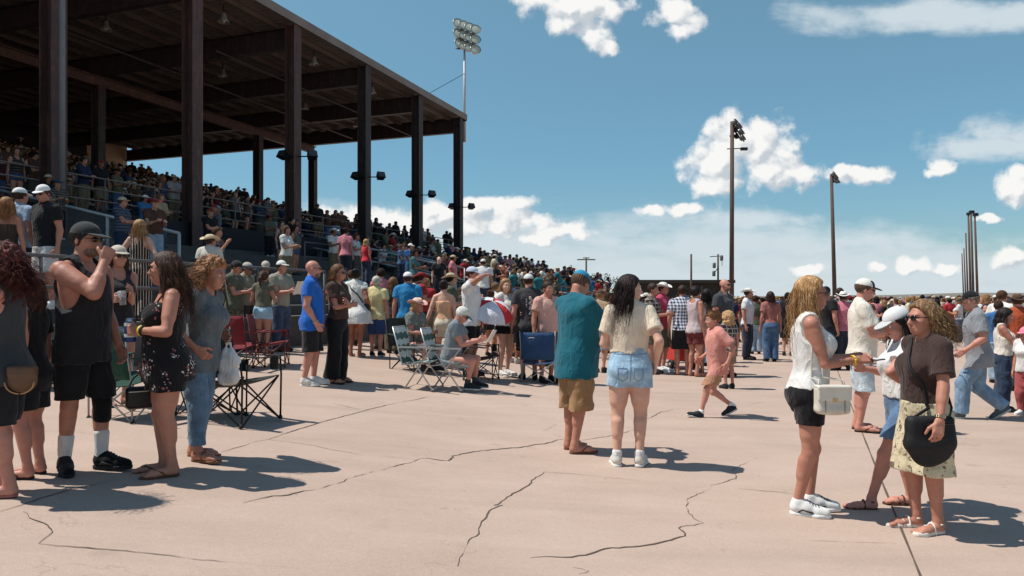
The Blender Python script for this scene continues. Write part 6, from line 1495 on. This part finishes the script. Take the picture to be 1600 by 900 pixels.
        for sx in (-1, 1):
            MB().tube([A[sx, -1], (sx * .30, -.27, .45), (sx * .31, -.25, .63)], .010, 7).build('leg', fr, t, True)
            MB().tube([A[sx, 1], (sx * .29, .27, .40), (sx * .31, .36, .92)], .010, 7).build('back_post', fr, t, True)
            MB().tube([A[sx, -1], seat[sx, 1]], .009, 7).build('side_brace', fr, t, True); MB().tube([A[sx, 1], seat[sx, -1]], .009, 7).build('side_brace', fr, t, True)
            m = MB(); k = 6
            for i in range(k):
                y0, y1 = -.27 + .57 * i / k, -.27 + .57 * (i + 1) / k; zz = lambda q: .63 - .03 * math.sin((q + .27) / .57 * math.pi)
                m.hexa([(sx * .31 + e * .035, q, zz(q) + dz) for dz in (0, .012) for q in (y0, y1) for e in (-1, 1)])
            arm = m.build('armrest', fm, t)
            if cup and sx == 1:
                MB().lathe([(.045, .63), (.043, .50), (0, .50)], (sx * .31, -.18, 0), None, 14).build('cup_holder', fm, arm, True)
        for e in (-1, 1):
            MB().tube([A[-1, e], seat[1, e] + np.array([0, 0, .0])], .009, 7).build('cross_brace', fr, t, True); MB().tube([A[1, e], seat[-1, e]], .009, 7).build('cross_brace', fr, t, True)
        for k_ in A: MB().lathe([(0, .0), (.024, .0), (.022, .02), (.012, .04), (0, .04)], A[k_], None, 10).build('foot', solid('rubber foot', (40, 38, 38), .8), t, True)
        def sag(P00, P10, P01, P11, n, dep, nm, th=.008):
            V = []; N2 = n + 1
            for lay in (0, th):
                for j in range(N2):
                    for i in range(N2):
                        a, b = i / n, j / n; p = (np.array(P00) * (1 - a) + np.array(P10) * a) * (1 - b) + (np.array(P01) * (1 - a) + np.array(P11) * a) * b
                        V.append(p + np.array(dep) * math.sin(a * math.pi) * (.5 + .5 * math.sin(b * math.pi)) + np.array([0, -lay if abs(dep[1]) > abs(dep[2]) else 0, lay if abs(dep[2]) >= abs(dep[1]) else 0]))
            Q = []; o = N2 * N2
            for j in range(n):
                for i in range(n):
                    q = (j * N2 + i, j * N2 + i + 1, (j + 1) * N2 + i + 1, (j + 1) * N2 + i); Q += [q, tuple(x + o for x in q[::-1])]
            for i in range(n):
                for (p, q) in ((i, i + 1), (n * N2 + i + 1, n * N2 + i), ((i + 1) * N2, i * N2), (i * N2 + n, (i + 1) * N2 + n)): Q.append((q, p, p + o, q + o))
            return mesh_obj(nm, V, Q, fm, t)
        sag(seat[-1, 1], seat[1, 1], seat[-1, -1], seat[1, -1], 8, (0, 0, -.05), 'seat')
        b = sag((-.295, .285, .42), (.295, .285, .42), (-.31, .355, .90), (.31, .355, .90), 8, (0, .05, 0), 'backrest')
        if logo:
            MB().tube([(.10 + .05 * math.cos(a), .395, .80 + .012 * math.sin(a)) for a in np.linspace(0, math.pi, 7)], .005, 5).build('logo', solid('print white', (214, 212, 208), .8), b, True)
        return t
    DG = (42, 46, 42); BLKF = (30, 29, 30)
    camp_chair(374, 659, 72, DG, BLKF, 'empty dark olive camp chair standing right of the denim woman', 1.05)
    camp_chair(330, 650, 40, (38, 42, 38), BLKF, 'dark camp chair tucked behind the denim woman\'s legs', .95)
    camp_chair(207, 652, 158, (30, 66, 54), (150, 150, 146), 'green camp chair with pale metal legs left of the floral romper', 1.0)
    camp_chair(72, 606, 150, (30, 58, 50), BLKF, 'dark green camp chair behind the red-haired woman', .95)
    camp_chair(376, 575, 165, (112, 36, 42), (96, 44, 46), 'red camp chair in front of the olive tee man', .95)
    camp_chair(424, 572, 100, (116, 38, 44), (96, 44, 46), 'red camp chair at the feet of the beige shirt man', .95)
    camp_chair(843, 597, 172, (44, 72, 108), (160, 160, 158), 'blue camp chair seen from behind, left of the teal tee man', 1.0, False, True)
    camp_chair(752, 594, 80, BLKF, BLKF, 'black camp chair beside the red and white umbrella', .95)
    camp_chair(722, 576, 95, BLKF, BLKF, 'black camp chair in front of the seated old man', .9)
    def lawn_chair(u, v, yaw, lab):
        x, y, z = ground_at(u, v); t = empty('lawn_chair', (x, y, z), rad(yaw)); tag(t, lab, 'chair')
        al = solid('chair aluminium', (186, 188, 188), .35, .7, .06, 9, 0)
        for sx in (-1, 1):
            MB().tube([(sx * .27, .16, .012), (sx * .27, -.24, .60), (sx * .27, -.27, .62)], .012, 7).build('leg', al, t, True)
            MB().tube([(sx * .275, -.28, .012), (sx * .275, .10, .55), (sx * .275, .24, .62)], .012, 7).build('leg', al, t, True)
            MB().tube([(sx * .25, -.24, .42), (sx * .25, .20, .37), (sx * .25, .35, .93)], .012, 7).build('frame', al, t, True)
            MB().box((sx * .275, -.02, .635), (.028, .27, .012)).build('armrest', al, t)
        for p in ((.16, .012), (-.28, .012)): MB().tube([(-.27, p[0], p[1]), (.27, p[0], p[1])], .012, 7).build('floor_bar', al, t, True)
        MB().tube([(-.25, .35, .93), (.25, .35, .93)], .012, 7).build('frame', al, t, True); MB().tube([(-.25, -.24, .42), (.25, -.24, .42)], .012, 7).build('frame', al, t, True)
        gr, wh = cloth((64, 98, 86)), cloth((206, 210, 204))
        def strip(a, b, c, d, mt, nm):      # a flat band a->b with edge offset
            a, b, c = (np.asarray(q, float) for q in (a, b, c)); m = MB(); m.hexa([a - c, b - c, a + c, b + c, a - c + d, b - c + d, a + c + d, b + c + d]); return m.build(nm, mt, t)
        for i in range(5):
            xx = -.20 + .10 * i; mt = wh if i in (1, 3) else gr
            strip((xx, -.24, .424), (xx, .20, .374), (.038, 0, 0), (0, 0, .003), mt, 'seat_webbing'); strip((xx, .20, .385), (xx, .345, .93), (.038, 0, 0), (0, -.003, .001), mt, 'back_webbing')
        for i in range(5):
            k = (i + .5) / 5; yy, zz = -.24 + .44 * k, .424 - .05 * k
            strip((-.25, yy, zz + .004), (.25, yy, zz + .004), (0, .030, -.0034), (0, 0, .003), wh if i % 2 else gr, 'seat_webbing')
        for i in range(6):
            k = (i + .5) / 6; yy, zz = .20 + .145 * k, .385 + .545 * k
            strip((-.25, yy - .005, zz), (.25, yy - .005, zz), (0, .013, .036), (0, -.003, .001), wh if i % 2 else gr, 'back_webbing')
        return t
    lawn_chair(657, 606, 78, 'empty aluminium lawn chair with green and white webbing, left of the old man'); lawn_chair(699, 607, 80, 'aluminium lawn chair with green webbing under the seated old man')
    x, y, z = PP['strawkid'].root.location; t = camp_chair(646, 560, 60, (52, 60, 56), BLKF, 'dark camp chair under the person in the pale pink straw hat', 1.0); t.location = (x - .02, y + .03, z)
    # umbrella leaning behind the black skirt woman
    c = px_point(766, 489, 13.1); t = empty('umbrella', c); ax = nrm((.22, -.40, .8)); tag(t, 'open red and white panelled umbrella beside the woman in black skirt', 'umbrella')
    a = nrm(np.cross(ax, (0, 1, .2))); b = np.cross(ax, a); R = .42
    for k in range(8):
        V = []; n = 7
        for i in range(n + 1):
            for j in range(5):
                r = i / n; w = 2 * math.pi * (k + j / 4) / 8; rr_ = R * math.sin(r * 1.25) / math.sin(1.25) * (1 - .05 * math.sin(j / 4 * math.pi) * r); zz = .36 * math.cos(r * 1.25) - .36 * math.cos(1.25)
                V.append(a * rr_ * math.cos(w) + b * rr_ * math.sin(w) + ax * zz)
        mesh_obj('canopy_panel', V, [(i * 5 + j, i * 5 + j + 1, (i + 1) * 5 + j + 1, (i + 1) * 5 + j) for i in range(n) for j in range(4)], cloth((206, 46, 50) if k in (0, 3, 5) else (224, 222, 228)), t)
    MB().tube([ax * .30, -ax * .62], .008, 6).build('shaft', solid('umbrella shaft', (60, 58, 58), .3, .6), t, True); MB().tube([ax * .24, ax * .32], .012, 6).build('tip', solid('umbrella shaft', (60, 58, 58), .3, .6), t, True)
    # red wagon
    x, y, z = ground_at(1058, 580); y += .8; t = empty('wagon', (x + .1, y, gz(x, y)), rad(20)); tag(t, 'red folding wagon behind the legs of the checked shirt man', 'wagon'); rm = cloth((196, 52, 40)); bk = solid('black housing', (24, 24, 26), .5, 0, .1, 4, 0)
    m = MB(); W_, L_, H0, H1 = .25, .45, .22, .62
    for (cx, cy, hx, hy) in ((0, -L_, W_, .012), (0, L_, W_, .012), (-W_, 0, .012, L_), (W_, 0, .012, L_)): m.box((cx, cy, (H0 + H1) / 2), (hx, hy, (H1 - H0) / 2 + (.001 if hx > .1 else 0)))
    m.box((0, 0, H0), (W_ - .013, L_ - .013, .012)); m.build('basket', rm, t)
    for sx in (-1, 1):
        for sy in (-1, 1):
            wh = MB().lathe([(0, -.03), (.09, -.03), (.11, -.022), (.11, .022), (.09, .03), (0, .03)], (sx * .29, sy * .34, .11), Ry(rad(90)), 18).build('wheel', bk, t, True)
            MB().lathe([(0, -.035), (.05, -.033), (.05, .033), (0, .035)], (sx * .29, sy * .34, .11), Ry(rad(90)), 12).build('hub', solid('hub grey', (150, 150, 148), .4), wh, True)
        MB().tube([(sx * .26, -L_, H1), (sx * .26, L_, H1)], .012, 6).build('rim', bk, t, True); MB().tube([(sx * .29, -.34, .11), (sx * .25, -.34, .24)], .012, 6).build('strut', bk, t, True); MB().tube([(sx * .29, .34, .11), (sx * .25, .34, .24)], .012, 6).build('strut', bk, t, True)
    MB().tube([(0, -L_, .25), (0, -L_ - .45, .85)], .012, 6).build('handle', bk, t, True)

# ------------------------------------------------------------------ the crowd
TONES = [('white', (216, 214, 210)), ('white', (222, 218, 212)), ('grey', (130, 130, 132)), ('black', (34, 33, 36)), ('black', (28, 27, 30)), ('navy', (42, 50, 78)), ('red', (160, 44, 48)), ('pink', (204, 128, 138)), ('blue', (64, 110, 160)), ('tan', (176, 150, 120)), ('olive', (92, 92, 72)), ('brown', (92, 64, 52)), ('cream', (214, 198, 172)), ('teal', (50, 118, 124)), ('orange', (190, 96, 56))]
PANTS = [(44, 54, 76), (70, 92, 124), (34, 34, 38), (60, 58, 56), (120, 106, 86), (150, 170, 190), (90, 84, 78)]
HAIRC = [(44, 32, 27), (30, 24, 23), (84, 58, 42), (150, 112, 74), (120, 92, 66), (60, 42, 34)]
HATC = [(222, 220, 214), (226, 222, 212), (40, 40, 44), (196, 176, 146), (60, 70, 96), (140, 50, 52), (90, 72, 58)]
SKINC = [(196, 142, 116), (186, 128, 100), (206, 156, 132), (160, 108, 84), (200, 140, 118)]
CM = K = dict
def crowd_specs(sit):
    cs, cp, ch, ck, ct = (crowd_mat(n) for n in ('crowd shirt', 'crowd trousers', 'crowd hair', 'crowd skin', 'crowd hat'))
    base = dict(crowdskin=ck, shoes=('low', crowd_mat('crowd shoe')) if not sit else ('low', crowd_mat('crowd shoe')))
    arms = [K(armL=K(to=(.08, -.17, .66)), armR=K(to=(-.06, -.18, .67))), K(), K(armL=K(to=(-.05, -.12, .64), pole=(1, .3, -.4)), armR=K(to=(.05, -.13, .66), pole=(-1, .3, -.4))), K(armR=K(to=(-.05, -.16, .78)))]
    if sit: arms = [K(armL=K(to=(.07, -.24, .40)), armR=K(to=(-.07, -.24, .40))), K(armL=K(to=(.02, -.2, .44)), armR=K(to=(-.02, -.21, .45))), K(armR=K(to=(-.04, -.2, .58)), armL=K(to=(.06, -.23, .40)))]
    S = []
    A = lambda i: arms[i % len(arms)]
    S.append(dict(sex='m', fat=.2, top=('tee', cs, K(off=.02)), bot=('shorts', cp, K(hem=.28, loose=.03, frac=.9)), hat=('cap', ct), hair=('short', ch), **A(1)))
    S.append(dict(sex='f', fat=.15, top=('tee', cs, K(hem=.0)), bot=('pants', cp), hair=('long', ch, .24), **A(0)))
    S.append(dict(sex='m', fat=.3, top=('tee', cs, K(off=.02)), bot=('pants', cp, K(loose=.02)), hat=('cowboy', ct), hair=('short', ch), **A(0)))
    S.append(dict(sex='f', top=('tank', cs, K(hem=.02)), bot=('shorts', cp, K(hem=.42, frac=.6)), hair=('long', ch, .3), **A(1)))
    S.append(dict(sex='m', fat=.1, top=('long', cs, K(off=.018)), bot=('pants', cp, K(loose=.018)), hair=('short', ch), **A(2)))
    S.append(dict(sex='m', fat=.4, top=('tee', cs, K(off=.02)), bot=('pants', cp, K(loose=.02)), hat=('cap', ct), hair=('short', ch), **A(2)))
    S.append(dict(sex='f', fat=.2, top=('tee', cs, K(hem=-.04)), bot=('shorts', cp, K(hem=.4, frac=.6)), hair=('bun', ch), **A(3)))
    if not sit: S.append(dict(sex='m', top=('polo', cs, K(off=.018)), bot=('shorts', cp, K(hem=.28, loose=.03)), hair=('short', ch), **A(3)))
    return [dict(base, **s, H=1.72 if s['sex'] == 'm' else 1.64) for s in S]
ROLE = {'body': 'skin', 'shirt': 'top', 'trousers': 'bot', 'shorts': 'bot', 'hair': 'hair', 'cap': 'hat', 'hat': 'hat', 'shoe': 'shoe', 'brim': 'hat', 'sole': 'shoe', 'hat_band': 'band'}
DARKT = [t for t in TONES if max(t[1]) < 110] * 3 + [('grey', (96, 94, 96)), ('blue', (52, 70, 96)), ('maroon', (84, 40, 44)), ('white', (176, 172, 168))]  # dark-biased tones: the stand's roof shade is put into the clothing colours
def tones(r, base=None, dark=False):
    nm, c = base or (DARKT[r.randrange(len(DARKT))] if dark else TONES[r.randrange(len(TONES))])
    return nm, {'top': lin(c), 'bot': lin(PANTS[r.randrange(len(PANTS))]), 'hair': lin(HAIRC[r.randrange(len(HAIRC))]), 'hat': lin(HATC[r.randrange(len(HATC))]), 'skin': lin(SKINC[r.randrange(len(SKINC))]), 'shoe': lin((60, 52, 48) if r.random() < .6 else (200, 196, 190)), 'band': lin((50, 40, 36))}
def paint(o, tn):
    o.color = tuple(tn[ROLE.get(o.name.split('.')[0], 'shoe')]) + (1,)
def copy_tree(o, parent, tn):
    c = o.copy(); link(c, parent)
    if c.type == 'MESH': paint(c, tn)
    for ch in o.children: copy_tree(ch, c, tn)
    return c
def crowd():
    r = random.Random(21)
    SITP = dict(pelz=.275, pelz0=.515, feet={'L': (.06, -.235, 4, 0, 0), 'R': (-.06, -.225, -4, 0, 0)}, lean=6)
    protos = {'stand': [], 'sit': []}
    for kind in protos:
        for i, s in enumerate(crowd_specs(kind == 'sit')):
            P = make_person(dict(s, **(SITP if kind == 'sit' else {}), fine=False, h=.02 if kind == 'stand' else .024, seed=40 + i)); protos[kind].append(P.root)
    used = set()
    def spawn(kind, x, y, z, yaw, label, group):
        i = r.randrange(len(protos[kind])); p = protos[kind][i]; nm, tn = tones(r, None, 'rail' in group or 'shade' in group or r.random() < (.6 if 'terrace' in group and x < -6 else .25))  # shaded rows, railing and left terrace get darker clothes in place of deeper shade
        if (kind, i) in used: c = copy_tree(p, None, tn)
        else:
            c = p; used.add((kind, i))
            for ch in c.children_recursive:
                if ch.type == 'MESH': paint(ch, tn)
        s = r.uniform(.93, 1.06); c.scale = (s, s, s); c.location = (x, y, z); c.rotation_euler = (0, 0, rad(yaw))
        fem = i in (1, 3, 6); hatd = i in (0, 2, 5)
        who_ = 'woman' if fem else 'man'
        tag(c, label % ('%s in %s top%s' % (who_, nm, {0: ' and cap', 5: ' and cap', 2: ' and cowboy hat'}.get(i, ''))), 'person', group)
    occ = list(PLACED); n_ind = len(PLACED); far = []
    def free(x, y, m):
        return all((x - a) ** 2 + (y - b) ** 2 > m * m for a, b in occ)
    # groups on the concrete: (columns, depths, how many, facing, phrase)
    REG = [(455, 560, 15.5, 17.5, 3, (120, 230), '%s standing behind the brown blouse woman', 'people standing behind the brown blouse woman'),
           (560, 860, 15, 22, 20, (90, 230), '%s standing by the terrace behind the lawn chairs', 'people standing by the terrace in the middle'),
           (850, 1010, 15, 42, 34, (60, 240), '%s in the crowd behind the teal tee man', 'crowd behind the pair in the middle'),
           (1000, 1150, 17, 30, 20, (90, 240), '%s in the crowd in front of the low shed', 'crowd in front of the low shed'),
           (1140, 1265, 20.5, 40, 18, (100, 250), '%s in the crowd behind the rust top woman', 'crowd behind the rust top woman'),
           (1262, 1335, 18, 30, 13, (90, 240), '%s in the crowd right of the slim blond woman', 'crowd right of the slim blond woman'),
           (1322, 1560, 26, 52, 56, (100, 250), '%s in the far crowd behind the brown tee woman', 'far crowd on the right'),
           (1530, 1625, 14, 34, 18, (100, 250), '%s in the crowd near the right edge', 'crowd near the right edge')]
    todo = []
    for (u0, u1, d0, d1, cnt, fc, lab, grp) in REG:
        k = 0; tries = 0
        while k < cnt and tries < 4000:
            tries += 1; d = d0 + (d1 - d0) * r.random() ** 1.1; u = r.uniform(u0, u1); x = (u - CU) * d / FPX
            if x < 3 and stand_nd(x, d)[1] > -11.1 and stand_nd(x, d)[0] > -45: continue
            if not free(x, d, .62): continue
            occ.append((x, d)); k += 1; todo.append((math.hypot(x, d), 'stand', x, d, gz(x, d), r.uniform(*fc), lab, grp))
    seats = []
    for row, D in enumerate(list(np.arange(-9.45, 0, 1.0)) + list(np.arange(3.85, 28.6, .85))):
        up = D > 0; n = -49.; e = 5.8 if not up else .7
        while n < e:
            n += r.uniform(.50, .66) if up else r.uniform(.55, 1.1)
            if r.random() > (.86 if up else .80): continue
            x, y, _ = S3(n, D, 0); u = CU + x / y * FPX if y > 1 else -999
            if u < -40 or u > 1000 or y < 9: continue
            if not up and n < -14 and r.random() < (.93 if D < -6 else .74): continue
            if not free(x, y, .5): continue
            st = r.random() < (.07 if up else .33) or (not up and n < -16.5)
            seats.append((math.hypot(x, y), 'stand' if st else 'sit', x, y, stand_floor(D), 70 + r.uniform(-25, 25), '%s ' + ('in the shaded rows under the roof' if up else 'on the open lower terrace'), 'spectators in the shaded rows' if up else 'spectators on the lower terrace'))
    for D, n0, n1, cnt in ((.85, -36, .8, 46), (2.2, -36, .8, 40)):
        for _ in range(cnt):
            n = r.uniform(n0, n1); x, y, _z = S3(n, D, 0); u = CU + x / y * FPX
            if -20 < u < 1000 and free(x, y, .5): occ.append((x, y)); seats.append((math.hypot(x, y), 'stand', x, y, CAMZ + 2.75, 70 + r.uniform(-30, 30), '%s standing at the dark railing of the stand', 'spectators standing at the dark railing'))
    todo.sort(key=lambda t: t[0]); seats.sort(key=lambda t: t[0])
    room = 298 - n_ind
    ground_n = min(len(todo), 150); ind = todo[:ground_n] + seats[:room - ground_n]; rest = todo[ground_n:] + seats[room - ground_n:]
    for (_, kind, x, y, z, yaw, lab, grp) in ind: spawn(kind, x, y, z, yaw, lab, grp)
    for kind in protos:
        for i, p in enumerate(protos[kind]):
            if (kind, i) not in used:
                for ch in p.children_recursive: bpy.data.objects.remove(ch)
                bpy.data.objects.remove(p)
    # everyone farther off: one mass
    lo = {'stand': [], 'sit': []}
    for kind in lo:
        for i, s in enumerate(crowd_specs(kind == 'sit')[:6]):
            s = dict(s); s['shoes'] = ('none',); P = make_person(dict(s, **(SITP if kind == 'sit' else {}), fine=False, h=.055, seed=60 + i)); parts = []
            for o in [c for c in P.root.children_recursive if c.type == 'MESH']:
                me = o.data; V = np.zeros(len(me.vertices) * 3, F32); me.vertices.foreach_get('co', V)
                Q = [tuple(p.vertices) for p in me.polygons if len(p.vertices) == 4]
                parts.append((ROLE.get(o.name.split('.')[0], 'shoe'), V.reshape(-1, 3), np.array(Q, np.int32).reshape(-1, 4)))
            for o in list(P.root.children_recursive): bpy.data.objects.remove(o)
            bpy.data.objects.remove(P.root); lo[kind].append(parts)
    VV, QQ, CC = [], [], []; n = 0
    for _ in range(300):
        d = r.uniform(36, 95); u = r.uniform(1150 if d < 45 else 1010, 1640); x = (u - CU) * d / FPX; rest.append((d, 'stand', x, d, gz(x, d), r.uniform(0, 360), '', ''))
    for (_, kind, x, y, z, yaw, _l, _g) in rest:
        parts = lo[kind][r.randrange(len(lo[kind]))]; nm, tn = tones(r, None, 'shaded' in _g or 'rail' in _g or r.random() < .4); s = r.uniform(.93, 1.06); R = Rz(rad(yaw)) * s  # shaded part of the mass: clothes darkened for the roof shade too
        for role, V, Q in parts:
            if not len(V): continue
            VV.append(V @ R.T + np.array([x, y, z])); QQ.append(Q + n); n += len(V); CC.append(np.tile(np.array(tuple(tn[role]) + (1,), F32), (len(V), 1)))
    o = mesh_obj('distant_crowd', np.concatenate(VV), np.concatenate(QQ), crowd_mat('distant crowd', True)); tag(o, kind='stuff')
    at = o.data.attributes.new('tone', 'FLOAT_COLOR', 'POINT'); at.data.foreach_set('color', np.concatenate(CC).ravel())
    print('individuals', n_ind + len(ind), 'mass', len(rest), 'verts', n)
setup(); sky(sun()); ground(); grandstand(); far_things(); people(); props(); crowd()
